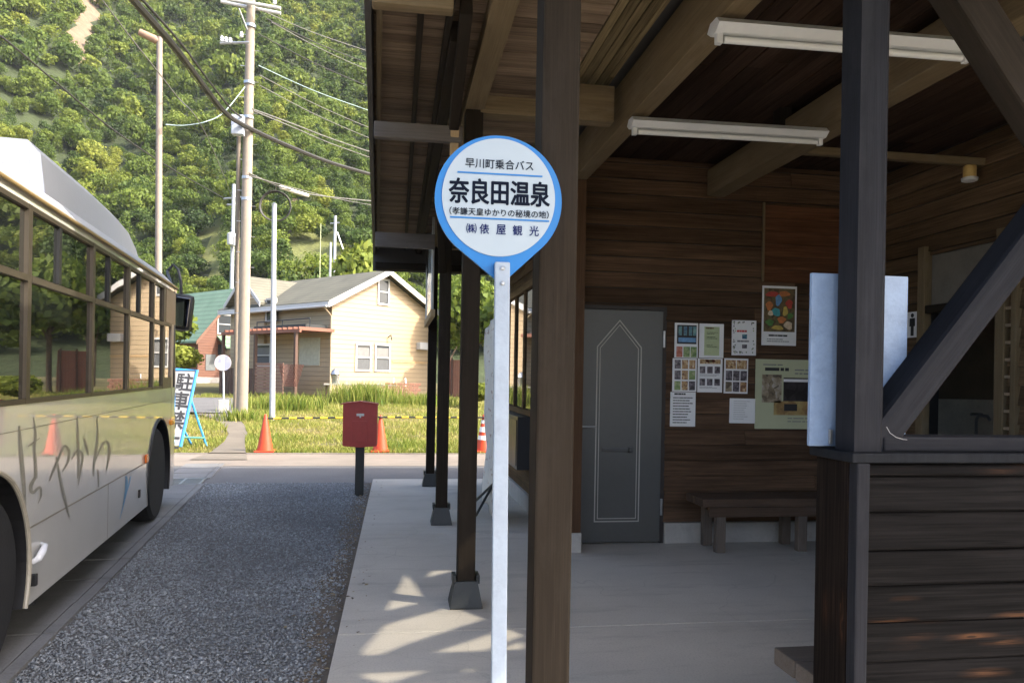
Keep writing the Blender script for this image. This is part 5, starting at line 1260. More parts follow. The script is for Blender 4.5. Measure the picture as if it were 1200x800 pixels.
mb = MB(); mb.cbox((a.x, -0.3, b_.z), (b_.x + .15, 0, a.z), 0.03); mb.build('vent_hood', M_TRIM, HT, HM)
a = gt(455, 395); mb = MB(); mb.tube([(a.x, 0, a.z), (a.x, -0.2, a.z + .1), (a.x + 0.05, -0.22, a.z - .15)], 0.03, 6); mb.build('outdoor_tap', M_BLACKMETAL, HT, HM)
mb = MB(); z = gt(440, 424).z
mb.box((HWID * 0.60, -0.03, z), (HWID, -0.008, z + 0.1)); mb.build('wall_band', mat('tan_wall_band', (0.45, 0.30, 0.15), 0.6), HT, HM)
# windows on the left wall
mb = MB(); mb.tube([(-ov - 0.09, -0.4, HEZ - ov * sl - 0.02), (-ov - 0.09, HLEN, HEZ - ov * sl - 0.05)], 0.06, 8); mb.build('gutter', M_TRIM, HT, HM)
mb = MB(); mb.tube([(-ov - 0.09, -0.2, HEZ - ov * sl - 0.06), (-0.08, -0.06, HEZ - ov * sl - 0.45), (-0.08, -0.06, HB)], 0.045, 8); mb.build('downpipe', mat('cream_downpipe', (0.34, 0.27, 0.18), 0.5), HT, HM)
c_, d_ = lw_(318, 352), lw_(325, 366); window(d_.y - 0.1, c_.y + 0.1, d_.z - .4, c_.z, 'l', -0.16)
c_, d_ = lw_(304, 405), lw_(320, 428); window(d_.y, c_.y, d_.z, c_.z, 'l', 0.0 - 0.16, lower=0.97)
c_, d_ = lw_(352, 396), lw_(375, 428)
mb = MB(); mb.box((-0.05, d_.y, d_.z), (-0.008, c_.y, c_.z)); mb.build('shutter', mat('grey_green_shutter', (0.42, 0.42, 0.33), 0.5), HT, HM)
# porch: red brown roof edge on posts, slat fence, trellis, clutter
M_RBR = mat('red_brown_porch_wood', (0.20, 0.075, 0.045), 0.6, 0.2); M_DBR = mat('dark_brown_porch_wood', (0.085, 0.045, 0.03), 0.7, 0.25)
pz = lw_(385, 390).z
mb = MB()
y1_ = lw_(300, 398).y
mb.box((-1.9, -0.25, pz + 0.02), (-0.02, y1_, pz + 0.07))
k = 0.0
while k < y1_: mb.box((-1.95, k - 0.25, pz + 0.07), (-0.02, k - 0.15, pz + 0.17)); k += 0.42
mb.box((-1.95, -0.3, pz - 0.08), (-1.85, y1_, pz + 0.05)); mb.build('porch_roof', M_RBR, HT, HM)
mb = MB(); mb.box((-1.3, 0.2, pz + 0.2), (-0.1, 4.5, pz + 0.34)); mb.tube([(-1.2, 0, pz + .6), (-1.2, 4.4, pz + .55)], 0.03, 6)
for y in (0, 2.2, 4.4): mb.tube([(-1.2, y, pz + .2), (-1.2, y, pz + .58)], 0.025, 6)
mb.build('balcony_rail', M_BLACKMETAL, HT, HM)
for y in (0.0, 3.3, y1_ - 0.2): MB().box((-1.95, y, HB - .2), (-1.82, y + 0.14, pz - 0.08)).build('porch_post', M_DBR, HT, HM)
mb = MB()
for i in range(9): mb.box((-1.97, 0.9, HB + 0.2 + i * 0.16), (-1.94, 3.2, HB + 0.33 + i * 0.16))
mb.build('slat_fence', mat('pinkish_slats', (0.24, 0.13, 0.085), 0.6), HT, HM)
mb = MB()
for i in range(10):
    for s in (-1, 1): mb.prism([(-1.98 - .01 * s, -0.15 + 0.1 * i - .02, HB + 0.55), (-1.98 - .01 * s, -0.15 + 0.1 * i + .02, HB + 0.55), (-1.98 - .01 * s, -0.15 + 0.1 * i + .02 + s * 0.5, HB + 1.55), (-1.98 - .01 * s, -0.15 + .1 * i - .02 + s * .5, HB + 1.55)], (0.012, 0, 0))
mb.build('trellis', M_RBR, HT, HM)
mb = MB()
k = 3.5
while k < y1_: mb.box((-1.97, k, HB), (-1.93, k + 0.2, HB + 1.35)); k += 0.235
mb.build('board_fence', M_DBR, HT, HM)
cl = at_y(396, 462, 34.6)
tq = thing('outdoor_bench', (cl.x, 34.6, terrain(34.6)), 'weathered garden table with white clutter before the cream house wall', 'table')
mb = MB(); mb.cbox((cl.x - 0.6, 34.2, 0.95), (cl.x + 2.6, 34.9, 1.02), 0.01); mb.build('table_top', mat('grey_weathered_plank', (0.34, 0.31, 0.26), 0.8, 0.2), tq)
for dx in (-0.5, 0.9, 2.4): rod('leg', [(cl.x + dx, 34.5, 0.2), (cl.x + dx, 34.5, 0.96)], 0.05, M_DBR, tq)
fw = at_y(392, 431, 34.0)
tf = thing('wash_stand', (fw.x, 34.4, terrain(34)), 'grey metal pail standing on the garden table by the house corner', 'pail')
mb = MB(); mb.lathe([(0.14, 1.02), (0.18, 1.4), (0.2, 1.42), (0.15, 1.6), (0.02, 1.7)], 16, 0, Matrix.Translation((fw.x, 34.4, 0))); mb.build('pail', M_STEEL, tf, None, True)
mb = MB(); mb.lathe([(0.205, 1.40), (0.21, 1.44)], 16, 0, Matrix.Translation((fw.x, 34.4, 0))); mb.build('rim', M_BLACKMETAL, tf)
bk = at_y(455, 462, 34.5)
mb = MB()
for r_ in range(6):
    for k in range(6): mb.cbox((bk.x - 0.25 + k * 0.27 + (r_ % 2) * 0.1, 34.2, 0.33 + r_ * 0.13), (bk.x + k * 0.27 + (r_ % 2) * 0.1, 34.4, 0.45 + r_ * 0.13), 0.01)
tag(mb.build('brick_pile', mat('old_red_brick', (0.30, 0.15, 0.10), 0.9, 0.3)), 'low stack of old bricks below the house windows', 'bricks')
ch = at_y(468, 457, 34.6)
tc = thing('garden_chair', (ch.x, 34.6, terrain(34.6)), 'old metal garden chair against the cream wall', 'chair')
rod('frame', [(ch.x - 0.3, 34.4, 0.3), (ch.x - 0.26, 34.8, 1.3), (ch.x + 0.26, 34.8, 1.3), (ch.x + 0.34, 34.4, 0.3)], 0.028, M_STEEL, tc)
mb = MB(); mb.cbox((ch.x - 0.28, 34.35, 0.74), (ch.x + 0.28, 34.8, 0.78), 0.01); mb.build('seat', mat('tan_chair_seat', (0.4, 0.32, 0.2), 0.6), tc)
# red-brown house
R0 = at_y(225, 420, 55.0); R0.z = 0; RM = frame_at(R0)
rh = lambda px, py: RM.inverted() @ plane_hit(px, py, R0, -GV)
ra, rl, rb = rh(276.5, 340), rh(224, 402), rh(250, 447)
RWD = (ra.x - rl.x) * 2 + 0.001; RBZ = rb.z; x0_ = rl.x + 0.3
RT_ = thing('red_house', Matrix.Translation((R0.x, R0.y, RBZ)), 'red brown wooden house with a steep sea green metal roof', 'house')
rs = (ra.z - rl.z) / (ra.x - rl.x); rez = rl.z + rs * 0.5
mb = MB(); xe = rl.x + RWD
mb.prism([(x0_ + .2, 0, RBZ - 0.3), (xe - .5, 0, RBZ - 0.3), (xe - .5, 0, rez - .1), (ra.x, 0, ra.z - 0.12), (x0_ + .2, 0, rez - .1)], (0, 11, 0)); mb.build('wall', M_REDW, RT_, RM)
mb = MB()
for xs in (rl.x, xe): mb.prism([(xs, -0.7, rl.z), (ra.x, -0.7, ra.z), (ra.x, -0.7, ra.z + 0.15), (xs, -0.7, rl.z + 0.15)], (0, 12.4, 0))
rr_ = mb.build('roof', M_TROOF, RT_, RM)
mb = MB()
for xs in (rl.x, xe): mb.prism([(xs, -0.74, rl.z - .12), (ra.x, -0.74, ra.z - .12), (ra.x, -0.74, ra.z + 0.16), (xs, -0.74, rl.z + 0.16)], (0, 0.036, 0))
mb.build('barge_board', mat('brown_barge', (0.16, 0.08, 0.05), 0.6), rr_, RM)
a, b_ = rh(256, 369), rh(275, 391); window(a.x, b_.x, b_.z, a.z, parent=RT_, M_=RM)
a, b_ = rh(241, 415), rh(252, 434)
mb = MB(); mb.box((a.x, -0.04, b_.z), (b_.x, -0.006, a.z)); mb.build('shutter', mat('grey_shutter', (0.14, 0.15, 0.15), 0.6), RT_, RM)
a, b_ = rh(254, 401), rh(290, 408)
mb = MB(); mb.prism([(a.x, 0, a.z + .5), (a.x, -1.3, a.z - 0.3), (a.x, -1.3, a.z - 0.45), (a.x, 0, a.z + .35)], (b_.x - a.x, 0, 0)); mb.build('awning', M_TROOF, RT_, RM)
mb = MB(); mb.box((a.x + .1, -0.05, a.z - .9), (b_.x, -0.006, a.z - .15)); mb.build('shaded_window', M_GLASS, RT_, RM)
mb = MB(); mb.cbox((x0_ + .1, -0.1, RBZ - .3), (xe - .4, 0.1, RBZ + 0.3), 0.02); mb.build('foundation', M_FOUND, RT_, RM)

# ------------------------------------------------------------------ poles
M_CPOLE = mat('concrete_pole', (0.29, 0.245, 0.195), 0.85, 0.12, 1.5, 0.1); M_GPOLE = mat('grey_steel_pole', (0.38, 0.39, 0.41), 0.5, 0.08)
def pole_pts(pb, pt, Y): return at_y(*pb, Y), at_y(*pt, Y)
UP_Y = 22.7
b0, t0 = at_ground(283.4, 488), at_y(294.5, -10, UP_Y)
UPo = thing('utility_pole', b0, 'tall tan concrete utility pole with a white double crossarm on top', 'utility pole')
mb = MB(); mb.tube([b0 + Vector((0, 0, -0.3)), b0.lerp(t0, 0.5), t0 + Vector((0, 0, .6))], [0.17, 0.148, 0.115], 20); mb.build('pole', M_CPOLE, UPo, None, True)
ax = lambda py: b0.lerp(t0, (488 - py) / 498)
mb = MB()
for py in range(40, 400, 18):
    p = ax(py); s = 1 if (py // 18) % 2 else -1; MB().tube([p, p + Vector((s * 0.26, -0.03, 0))], 0.011, 5).build('step_bolt', M_STEEL, UPo)
def arm(pa, pb, y, r, m=M_STEEL, nm='crossarm'):
    return rod(nm, [at_y(*pa, y), at_y(*pb, y)], r, m, UPo)
M_ARM = mat('pale_galvanised_arm', (0.58, 0.58, 0.58), 0.45, 0.1)
arm((255, -3), (329, 10), UP_Y - 0.22, 0.05, M_ARM); arm((259, 2), (329, 16), UP_Y + 0.22, 0.05, M_ARM)
arm((258, 51), (292, 50), UP_Y - 0.2, 0.04)
mb = MB()
for px, py in ((260, 46), (265, 47), (270, 48), (283, 41), (264, -8), (300, -4), (322, 2)):
    p = at_y(px, py, UP_Y - 0.2); MB().lathe([(0.02, -0.08), (0.06, -0.06), (0.035, -0.02), (0.06, 0.0), (0.035, 0.04), (0.05, 0.06), (0.02, 0.09)], 12, 0, Matrix.Translation(p)).build('insulator', mat('white_porcelain', (0.75, 0.76, 0.78), 0.25), UPo, None, True)
mb = MB(); p = at_y(279, 147, UP_Y - 0.25); mb.cbox(p - Vector((0.17, 0.12, 0.28)), p + Vector((0.17, 0.12, 0.28)), 0.03); mb.build('equipment_box', mat('grey_blue_box', (0.42, 0.46, 0.53), 0.5), UPo)
rod('stay_rod', [at_y(280, 10, UP_Y - .3), at_y(290, 35, UP_Y - .1)], 0.02, M_STEEL, UPo)
mb = MB()
for py in (30, 95, 135, 205, 230): p = ax(py); MB().lathe([(0.155, -0.04), (0.155, 0.04)], 20, 0, Matrix.Translation(p)).build('band', M_STEEL, UPo)
mb = MB(); p0_, p1_ = at_ground(275.5, 485), at_y(280, 150, UP_Y + 0.1); mb.tube([p0_ + Vector((0, 0, -.2)), p1_], 0.06, 12); mb.build('cable_riser', mat('brown_riser_pipe', (0.20, 0.165, 0.13), 0.6), UPo, None, True)
# street lamp
LY = 20.0; lb, lt = at_y(184, 560, LY), at_y(187, 44, LY); lb.z = terrain(LY) - 0.2
sl_ = thing('street_lamp', (lb.x, LY, terrain(LY)), 'slim brownish street lamp pole with a flat head behind the bus', 'street lamp')
mb = MB(); mb.tube([lb, lt], [0.09, 0.07], 14); mb.build('pole', mat('brown_grey_pole', (0.25, 0.205, 0.165), 0.7, 0.12, 2), sl_, None, True)
mb = MB(); pA, pB = at_y(189, 50, LY), at_y(164, 38, LY); mb.tube([pA, pA.lerp(pB, 0.3), pB], [0.05, 0.10, 0.085], 12); mb.build('lamp_head', mat('rusty_lamp_head', (0.34, 0.22, 0.15), 0.6), sl_, None, True)
# grey pole and far poles
def plain_pole(pb, pt, Y, r, m, label, extra=None):
    b_, t_ = at_y(*pb, Y), at_y(*pt, Y); g = terrain(Y)
    t = thing('utility_pole', (b_.x, Y, g), label, 'utility pole')
    mb = MB(); mb.tube([Vector((b_.x, Y, min(b_.z, g) - 0.2)), t_], [r, r * 0.8], 12); mb.build('pole', m, t, None, True)
    mb = MB()
    for (p, q) in (extra or []): mb.tube([at_y(*p, Y), at_y(*q, Y)], r * 0.45, 6)
    if extra: mb.build('crossarm', M_STEEL, t)
    return t
gp = plain_pole((319, 488), (321.5, 240), 22.4, 0.082, M_GPOLE, 'slim pale grey steel pole in the grass, right of the tan pole')
mb = MB(); p = at_y(321.5, 240, 22.4); mb.lathe([(0.075, 0), (0.078, 0.02), (0.02, 0.06)], 12, 0, Matrix.Translation(p)); mb.build('cap', M_STEEL, gp)
fp = plain_pole((271, 340), (274, 216), 62, 0.17, M_GPOLE, 'far pale utility pole with a round transformer, beside the tan pole', [((262, 233), (284, 231)), ((266, 240), (280, 240))])
mb = MB(); p = at_y(271.5, 280, 61.6); mb.lathe([(0.1, -0.5), (0.34, -0.45), (0.36, 0.4), (0.2, 0.5)], 14, 0, Matrix.Translation(p)); p = at_y(276, 283, 61.5); mb.lathe([(0.1, -0.4), (0.26, -0.35), (0.26, 0.35), (0.1, 0.42)], 14, 0, Matrix.Translation(p)); mb.build('transformer', M_TRIM, fp, None, True)
plain_pole((391, 340), (393, 253), 66, 0.15, M_GPOLE, 'far grey utility pole with a leaning stay above the house roof', [((387, 262), (398, 261)), ((395, 272), (402, 292))])
plain_pole((386, 340), (387.5, 284), 60, 0.10, M_GPOLE, 'short thin grey pole rising close behind the house roof')
plain_pole((374, 345), (376, 262), 70, 0.045, mat('pale_green_pole', (0.42, 0.45, 0.25), 0.7), 'very thin greenish pole standing before the dark hillside trees')

# ------------------------------------------------------------------ overhead cables
M_CAB = mat('black_cable', (0.030, 0.028, 0.024), 0.6, 0.2); M_CABP = mat('weathered_grey_cable', (0.14, 0.137, 0.12), 0.6, 0.15); M_CABB = mat('pale_blue_cable', (0.28, 0.37, 0.36), 0.5)
def cable(pts, r, m, label):
    mb = MB(); mb.tube(spline([at_y(*p) for p in pts]), r, 6)
    return tag(mb.build('overhead_cable', m, None, None, True), label, 'cable', 'overhead cables strung between the poles')
main = [(128, -40, 13), (155, -2, 14.3), (205, 55, 17), (243, 106, 19.8), (265, 133, 21.6), (290, 149, 22.5), (340, 172, 25), (395, 193, 28), (470, 214, 32)]
cable(main, 0.065, M_CAB, 'thickest black cable bundle, sweeping past the tan pole towards the eave')
sh = lambda L, dx, dy: [(x + dx, y + dy, d + .05) for x, y, d in L]
cable(sh(main[:5], 7, -4) + [(284, 138, 22.4)], 0.026, M_CAB, 'thin black line just above the thick bundle, left of the pole')
cable(sh(main[:5], -3, 3), 0.016, M_CABP, 'thin grey line just below the thick bundle, left of the pole')
cable([(296, 128, 22.6), (345, 146, 25), (395, 165, 28), (470, 190, 32)], 0.022, M_CABP, 'grey line running just above the thick bundle, right of the pole')
cable([(297, 130, 22.6), (345, 150, 25), (395, 171, 28), (470, 197, 32)], 0.018, M_CABP, 'second grey line close above the thick bundle, right of the pole')
cable([(-40, 18, 22), (0, 42, 24), (65, 96, 28), (130, 150, 33), (200, 197, 40), (262, 232, 60)], 0.030, M_CAB, 'long dark line descending from the upper left to the far pole')
cable([(105, -20, 15), (150, 40, 17), (205, 110, 20), (245, 165, 24), (272, 232, 60)], 0.014, M_CABP, 'thin line crossing behind the street lamp down to the far pole')
for k, (a, b_, m_) in enumerate((((312, 22), (436, 76), M_CAB), ((318, 26), (436, 84), M_CABP), ((303, 40), (436, 103), M_CAB), ((303, 77), (436, 131), M_CABB), ((304, 88), (436, 151), M_CABP), ((304, 100), (436, 163), M_CABP), ((297, 8), (436, 62), M_CABP))):
    mid = ((a[0] + b_[0]) / 2, (a[1] + b_[1]) / 2 + 3, 25.5)
    cable([(*a, UP_Y), mid, (*b_, 29), (b_[0] + 60, b_[1] + 22, 34)], 0.013 + 0.004 * (m_ is M_CAB), m_,
          ['dark line from the top crossarm, right side', 'grey line just under the topmost dark line, right side', 'dark line from the lower insulators, right side', 'pale blue line starting beside the middle of the pole', 'grey line just below the pale blue line', 'lowest thin grey line of the right hand fan', 'grey line leaving the crossarm centre, topmost on the right'][k])
cable([(292, 203, 22.8), (323, 217, 24), (345, 223, 25), (372, 229, 26), (440, 236, 30), (520, 243, 36)], 0.02, M_CABP, 'grey line sagging over the cream house roof that carries the cable coil')
cable([(292, 206, 22.8), (350, 222, 25), (400, 234, 28), (440, 241, 30)], 0.014, M_CABP, 'thin line sagging close under the coil line')
cable([(194, 146, 20.1), (215, 147, 20.6), (240, 143, 21.4), (262, 132, 22), (287, 102, UP_Y)], 0.014, M_CABB, 'pale blue drop line looping between street lamp and tan pole')
cl_ = thing('cable_coil', at_y(323, 223, 24), 'spare cable coiled into a ring under the sagging line', 'cable coil')
cc = at_y(322.5, 241.5, 24.05)
mb = MB()
for k in range(3):
    r_ = (17.2 - k * 0.5) / F_PX * 24.05
    mb.tube([cc + Vector((r_ * math.cos(a), 0.03 * k, r_ * math.sin(a))) for a in np.linspace(0, 2 * math.pi, 40)], 0.02, 6, cap=False)
mb.build('ring', M_CAB, cl_, None, True)
rod('hook', [cc + Vector((0, 0, 17 / F_PX * 24)), at_y(323, 218, 24.02)], 0.012, M_CAB, cl_)
mb = MB(); mb.tube([at_y(327, 218.5, 24.6), at_y(329, 219.5, 24.6), at_y(360, 229, 25.4), at_y(362, 230, 25.4)], [0.03, 0.065, 0.065, 0.03], 10)
tag(mb.build('cable_joint', mat('pale_grey_joint', (0.62, 0.60, 0.55), 0.5), None, None, True), 'pale grey splice tube on the sagging line right of the coil', 'cable joint')
# ================================================================== PART 7: hill, wood, trees
def hill_z(X, Y):
    t = Y - 70 + 5 * np.sin(X * 0.045 + 0.6) + 3 * np.sin(X * 0.11 + Y * 0.03)
    s = np.where(t > 0, 0.70 * t + 0.0003 * t * t, 0.0)
    s = s - 3.0 * (1 - np.exp(-np.maximum(t, 0) / 8))
    rav = 7 * np.sin(X * 0.06 + 0.7 * np.sin(Y * 0.035)) + 4 * np.sin(X * 0.13 + 2 + Y * 0.02)
    return np.maximum(0, 0.017 * (Y - 15)) - 0.3 + np.maximum(0, s + rav * np.clip(t / 90, 0, 1))
GRASSY = [(330, 402, 258, 330, .9), (236, 268, 262, 325, .8)]
def bare(px, py):
    slide = (np.abs(px - (100 + (py - 10) * -0.10 + 5 * np.sin(py * .11))) < 5 + 11 * np.clip(1 - np.abs(py - 32) / 55, 0, 1)) & (py > -30) & (py < 88)
    g = (np.abs(px - 366 + (290 - py) * 0.3) < 40) & (py > 268) & (py < 330)
    g |= (np.abs(px - 252) < 15) & (py > 258) & (py < 330)
    s2 = (np.abs(px - 343) < 5) & (py > 232) & (py < 272)
    return slide | s2, g
def hill():
    xs = np.arange(-260, 261, 2.0); ys = np.arange(62, 330, 2.0)
    X, Y = np.meshgrid(xs, ys); Z = hill_z(X, Y); v = np.stack([X, Y, Z], -1).reshape(-1, 3); nx, ny = len(xs), len(ys)
    i = np.arange(nx * ny).reshape(ny, nx); f = np.stack([i[:-1, :-1], i[:-1, 1:], i[1:, 1:], i[1:, :-1]], -1).reshape(-1, 4)
    c = v[f].mean(1); px, py = project(c); s, g = bare(px, py)
    kind = np.where(s, 0.95, np.where(g, 0.5, 0.1)) + rng.normal(0, 0.02, len(c))
    m, n, l, b = nodes('hill_ground'); a = n.new('ShaderNodeAttribute'); a.attribute_name = 'rnd'
    v_, _ = coords(n, l)
    base = ramp(n, l, a.outputs['Fac'], [(0.2, (0.035, 0.05, 0.016)), (0.35, (0.13, 0.15, 0.04)), (0.65, (0.15, 0.155, 0.05)), (0.8, (0.19, 0.14, 0.092))])
    l.new(mix(n, l, 0.5, base, ramp(n, l, noise(n, l, v_, 0.6, 6), [(0.3, (0.4,) * 3), (0.7, (1.2,) * 3)]), 'MULTIPLY'), b.inputs['Base Color']); b.inputs['Roughness'].default_value = 0.95
    bump(n, l, b, noise(n, l, v_, 1.5, 4), 0.5, 0.4)
    tag(arrays('hill', v, f, m, kind, smooth=True), 'steep hillside carrying the wood', 'hill', kind='structure')
hill()
FOL = [(0, (0.040, 0.070, 0.022)), (0.3, (0.090, 0.142, 0.027)), (0.6, (0.148, 0.202, 0.032)), (0.85, (0.215, 0.257, 0.038)), (1, (0.27, 0.295, 0.048))]
M_LEAF = leaf('wood_foliage', FOL, 0.6, 0.42)
def crown_template(seed, lobes, per, leafsize, conic=False):
    """many separate leaf sprays spread over and inside uneven lobes; unit radius about 1, standing on z = 0"""
    R = np.random.default_rng(seed); C_ = []; Nn = []
    for k in range(lobes):
        if conic: h = (k + .5) / lobes; c = np.array([R.normal(0, .12), R.normal(0, .12), 0.25 + 1.9 * h]); r = 0.75 * (1 - h) + 0.15
        else:
            d = R.normal(size=3); d /= np.linalg.norm(d); c = d * R.uniform(0.25, 0.62) * np.array([1, 1, 0.75]) + np.array([0, 0, 0.95]); r = R.uniform(0.32, 0.58)
        d = R.normal(size=(per, 3)); d[:, 2] += 0.25; d /= np.linalg.norm(d, axis=1)[:, None]
        C_.append(c + d * r * R.uniform(0.72, 1.06, per)[:, None] * np.array([1, 1, 0.8])); Nn.append(d)
    C_ = np.concatenate(C_); Nn = np.concatenate(Nn); n = len(C_)
    nn = Nn + R.normal(0, 0.45, (n, 3)); nn /= np.linalg.norm(nn, axis=1)[:, None]
    a = np.cross(nn, R.normal(size=(n, 3))); a /= np.linalg.norm(a, axis=1)[:, None]; b = np.cross(nn, a)
    s = leafsize * R.uniform(0.6, 1.4, n)[:, None]; a *= s; b *= s * R.uniform(0.5, 0.9, n)[:, None]
    k = R.uniform(-0.5, 0.5, (n, 4, 1)) * s[:, None]
    V = np.stack([C_ - a, C_ - b * 0.9, C_ + a, C_ + b], 1) + k * nn[:, None] * 0.6
    return V.reshape(-1, 3), R.uniform(-0.12, 0.12, n)
def forest():
    T = [crown_template(i, 12, 112, 0.074) for i in range(6)] + [crown_template(20 + i, 10, 100, 0.066, True) for i in range(2)]
    pts = []
    N = 130000
    Y = 70 + 240 * rng.random(N) ** 1.15; X = (-0.75 + 1.15 * rng.random(N)) * Y
    Z = hill_z(X, Y); P = np.stack([X, Y, Z], -1); px, py = project(P)
    top = py - 2.6 / Y * F_PX
    s, g = bare(px, py - 2.0 / Y * F_PX); s2, g2 = bare(px, top)
    keep = ~(s | g | s2) & (py > -130) & (px < 1000) & (Z > terrain(70) + 0.5)
    X, Y, Z, px, py = X[keep], Y[keep], Z[keep], px[keep], py[keep]
    # keep crowns from crowding: coarse grid thinning
    order = rng.permutation(len(X)); cell = {}; sel = []
    for i in order:
        c = (int(X[i] // (1.55 + Y[i] / 300)), int(Y[i] // (1.8 + Y[i] / 230)))
        if c in cell: continue
        cell[c] = 1; sel.append(i)
    sel = np.array(sel); X, Y, Z, px = X[sel], Y[sel], Z[sel], px[sel]; N = len(X)
    print('forest crowns', N, (Y < 135).sum())
    clump = np.sin(X * 0.11 + 1.0) * np.sin(Y * 0.09 + X * 0.04) 
    tone = np.clip(0.50 + 0.16 * clump + rng.normal(0, 0.21, N), 0.02, 0.98)
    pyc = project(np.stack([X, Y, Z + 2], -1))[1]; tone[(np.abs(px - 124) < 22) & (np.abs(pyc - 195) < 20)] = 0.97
    kind = np.where(rng.random(N) < 0.14, 6 + (rng.random(N) < .5), rng.integers(0, 6, N)).astype(int)
    R = 1.42 * rng.lognormal(0, 0.30, N) * np.clip(0.85 + Y / 450, 0.8, 1.45)
    V = []; Fc = []; Rn = []; o = 0
    for t in range(16):
        k = np.where((kind == t % 8) & ((Y > 135) == (t > 7)))[0]
        if not len(k): continue
        v, vr = T[t % 8]
        if t > 7:                                     # farther crowns: every second spray, a little larger
            v = v.reshape(-1, 4, 3)[::3]; vr = vr[::3]; cm = v.mean(1, keepdims=True); v = ((v - cm) * 1.6 + cm).reshape(-1, 3)
        t = t % 8; nq = len(v) // 4; a = rng.random(len(k)) * 6.283; c, s = np.cos(a)[:, None], np.sin(a)[:, None]
        r = R[k][:, None]; hz = rng.uniform(0.85, 1.3, len(k))[:, None]
        x = (v[None, :, 0] * c - v[None, :, 1] * s) * r + X[k][:, None]; y = (v[None, :, 0] * s + v[None, :, 1] * c) * r + Y[k][:, None]
        z = v[None, :, 2] * r * hz + Z[k][:, None] + 0.3
        V.append(np.stack([x, y, z], -1).reshape(-1, 3)); V_n = len(v)
        q = np.arange(nq * 4).reshape(nq, 4); Fc.append((q[None] + (np.arange(len(k)) * V_n)[:, None, None] + o).reshape(-1, 4)); o += V_n * len(k)
        tt_ = tone[k] - (0.22 if t > 5 else 0)
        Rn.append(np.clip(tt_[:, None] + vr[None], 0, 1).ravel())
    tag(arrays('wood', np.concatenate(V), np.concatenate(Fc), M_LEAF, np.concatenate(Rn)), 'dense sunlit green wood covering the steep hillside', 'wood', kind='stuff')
forest()
M_BARK = mat('bark', (0.12, 0.085, 0.06), 0.9, 0.3, 8, 0.4)
def tree(base, h, r, label, tone, name='tree', nl=14, per=260, leafsize=0.10, conic=False, seed=1):
    t = thing(name, base, label, 'shrub' if name == 'shrub' else 'tree'); R = random.Random(seed); rg = np.random.default_rng(seed)
    v, vr = crown_template(seed + 40, nl, per, leafsize * 0.9, conic); v = v.copy(); tz = h * 0.28 if name == 'tree' else 0.0
    v = v * np.array([r, r, (h - tz) / 2.0]) + np.array([base[0], base[1], base[2] + tz])
    n = len(v) // 4; tn = np.clip(tone + vr * 1.3, 0, 1)
    arrays('crown', v, np.arange(n * 4).reshape(n, 4), M_LEAF, tn, parent=None).name
    c = COL.objects[-1]; c.parent = t; c.matrix_basis = W[t.name].inverted()
    b = Vector(base); mb = MB(); tr = max(0.05, r * 0.07)
    mb.tube([b + Vector((0, 0, -.2)), b + Vector((R.uniform(-.1, .1) * r, 0, h * .3)), b + Vector((R.uniform(-.1, .1) * r, 0, h * .62))], [tr, tr * .75, tr * .4], 10)
    for k in range(6):
        q = k * 1.05 + R.random(); s = b + Vector((0, 0, h * R.uniform(.25, .5))); mb.tube([s, s + Vector((math.cos(q) * r * .3, math.sin(q) * r * .3, h * .12)), s + Vector((math.cos(q) * r * .6, math.sin(q) * r * .6, h * .26))], [tr * .45, tr * .3, tr * .15], 6)
    mb.build('trunk', M_BARK, t); return t
def tree_px(px, Y, pytop, r, label, tone, **k):
    p = at_y(px, 400, Y); top = at_y(px, pytop, Y).z; g = terrain(Y); return tree((p.x, Y, g), top - g, r, label, tone, **k)
tree_px(425, 52, 272, 2.4, 'bright fresh green tree rising behind the cream house roof', 0.80, seed=2)
tree_px(212, 42, 392, 1.3, 'yellow green shrubby tree against the red house wall', 0.95, seed=3)
tree_px(172, 46, 345, 2.6, 'bushy green tree beyond the bus front', 0.6, seed=4)
tree_px(556, 40, 300, 2.0, 'mid green tree glimpsed between post and sign pole', 0.62, seed=5)
tree_px(600, 38, 330, 2.4, 'spreading tree behind the side wall of the hall', 0.55, seed=6)
tree_px(527, 48, 330, 1.8, 'darker tree beyond the right corner of the cream house', 0.35, seed=7)
tree_px(560, 30, 440, 0.9, 'low sunlit shrub seen past the third timber post', 0.9, name='shrub', seed=8)
tree_px(820, 45, 300, 4.0, 'tall green tree hidden behind the hall, reflected in the bus', 0.6, seed=9)
tree_px(980, 40, 300, 4.5, 'broad tree beyond the far side of the hall', 0.5, seed=10)
tree_px(720, 50, 280, 4.0, 'leafy tree beyond the lane end of the hall', 0.7, seed=11)
# brown board fence right of the cream house
fa, fb = at_y(521, 440, 40), at_y(549, 440, 39.5)
tfn = thing('board_fence', (fa.x, 40, terrain(40)), 'reddish brown board fence with dark posts right of the cream house', 'fence')
mb = MB(); n_ = 10
for i in range(n_):
    p, q_ = fa.lerp(fb, i / n_), fa.lerp(fb, (i + .94) / n_); mb.prism([(p.x, p.y, 0.3), (q_.x, q_.y, 0.3), (q_.x, q_.y, 2.3), (p.x, p.y, 2.3)], (0, 0.03, 0))
mb.build('panel', M_RBR, tfn)
for i in (3, 9): p = fa.lerp(fb, i / n_); rod('post', [(p.x, p.y - .06, 0.2), (p.x, p.y - .06, 2.4)], 0.05, M_DBR, tfn)
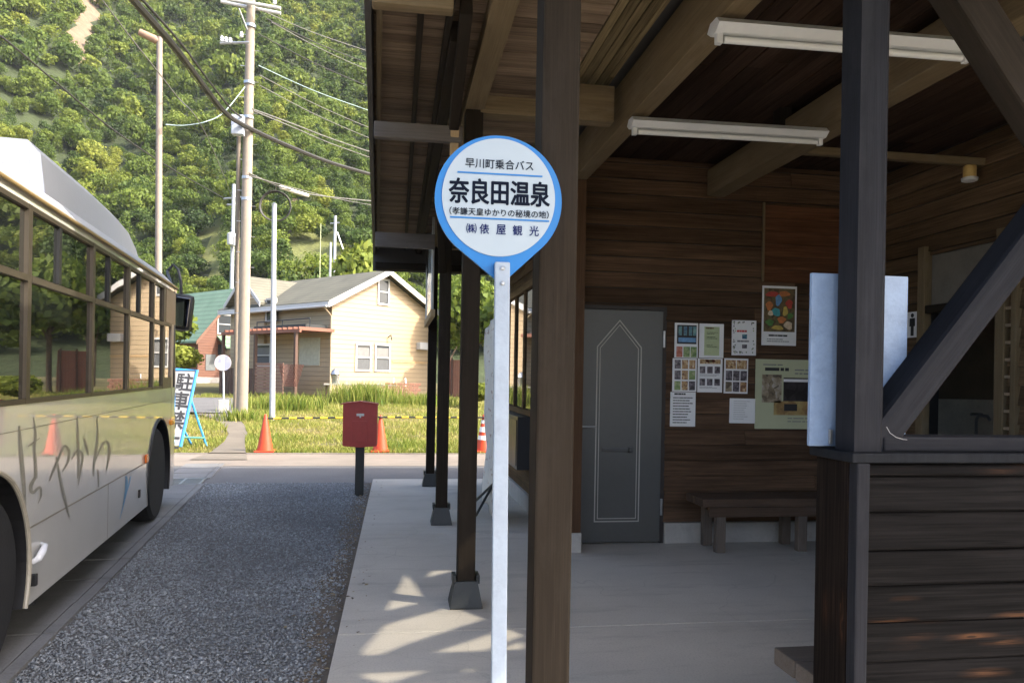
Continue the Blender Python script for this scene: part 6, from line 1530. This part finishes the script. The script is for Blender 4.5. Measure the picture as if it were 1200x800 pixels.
# weeds against the house
p = at_y(425, 460, 31.5); weeds('weeds', p.x, 31.5, 1.3, 0.7, 1500, 1.0, 'tall lush green weeds in front of the house windows')
p = at_y(332, 470, 27); weeds('weeds', p.x, 27, 1.5, 0.7, 900, 0.7, 'leafy weeds at the foot of the slim grey pole')
p = at_y(490, 468, 31); weeds('weeds', p.x, 31, 1.5, 0.8, 900, 0.6, 'low weeds below the right house wall')
p = at_y(282, 488, 22.2); weeds('weeds', p.x, 22.2, 0.7, 0.3, 260, 0.45, 'small green weeds round the foot of the tan pole')
# fallen leaves and crumbs along the slab edge (past counting)
def litter():
    N = 420
    Y = 2.6 + 8.2 * rng.random(N); X = -0.33 - np.abs(rng.normal(0, 0.11, N)) + 0.16 * (rng.random(N) < 0.14); s = rng.uniform(0.008, 0.022, N); a = rng.random(N) * 6.283
    Z = np.where(X > -0.305, 0.003, -0.040); d = np.stack([np.cos(a), np.sin(a), 0 * a], -1) * s[:, None]; e = np.stack([-np.sin(a), np.cos(a), 0 * a], -1) * (s * 0.5)[:, None]
    P = np.stack([X, Y, Z], -1); up = np.array([0, 0, 1.0])
    V = np.stack([P - d, P + e + up * (s * .3)[:, None], P + d + up * (s * .15)[:, None], P - e + up * 0.002], 1).reshape(-1, 3)
    m, n, l, b = nodes('dry_leaf'); at = n.new('ShaderNodeAttribute'); at.attribute_name = 'rnd'
    l.new(ramp(n, l, at.outputs['Fac'], [(0, (0.05, 0.03, 0.015)), (0.6, (0.16, 0.10, 0.045)), (1, (0.30, 0.22, 0.10))]), b.inputs['Base Color'])
    tag(arrays('litter', V, np.arange(N * 4).reshape(N, 4), m, rng.random(N)), 'dry leaves and crumbs along the slab edge', 'litter', kind='stuff')
litter()

# valley air: one thin, even volume round everything
hz = MB().box((-320, -75, -1.6), (320, 345, 235)); m = bpy.data.materials.new('haze'); m.use_nodes = True; m.node_tree.nodes.clear()
pv = m.node_tree.nodes.new('ShaderNodeVolumePrincipled'); pv.inputs['Color'].default_value = (0.9, 0.93, 1.0, 1); pv.inputs['Density'].default_value = 0.00017
oo = m.node_tree.nodes.new('ShaderNodeOutputMaterial'); m.node_tree.links.new(pv.outputs[0], oo.inputs['Volume'])
tag(hz.build('haze', m), 'thin sunlit haze in the valley air', 'haze', kind='stuff')
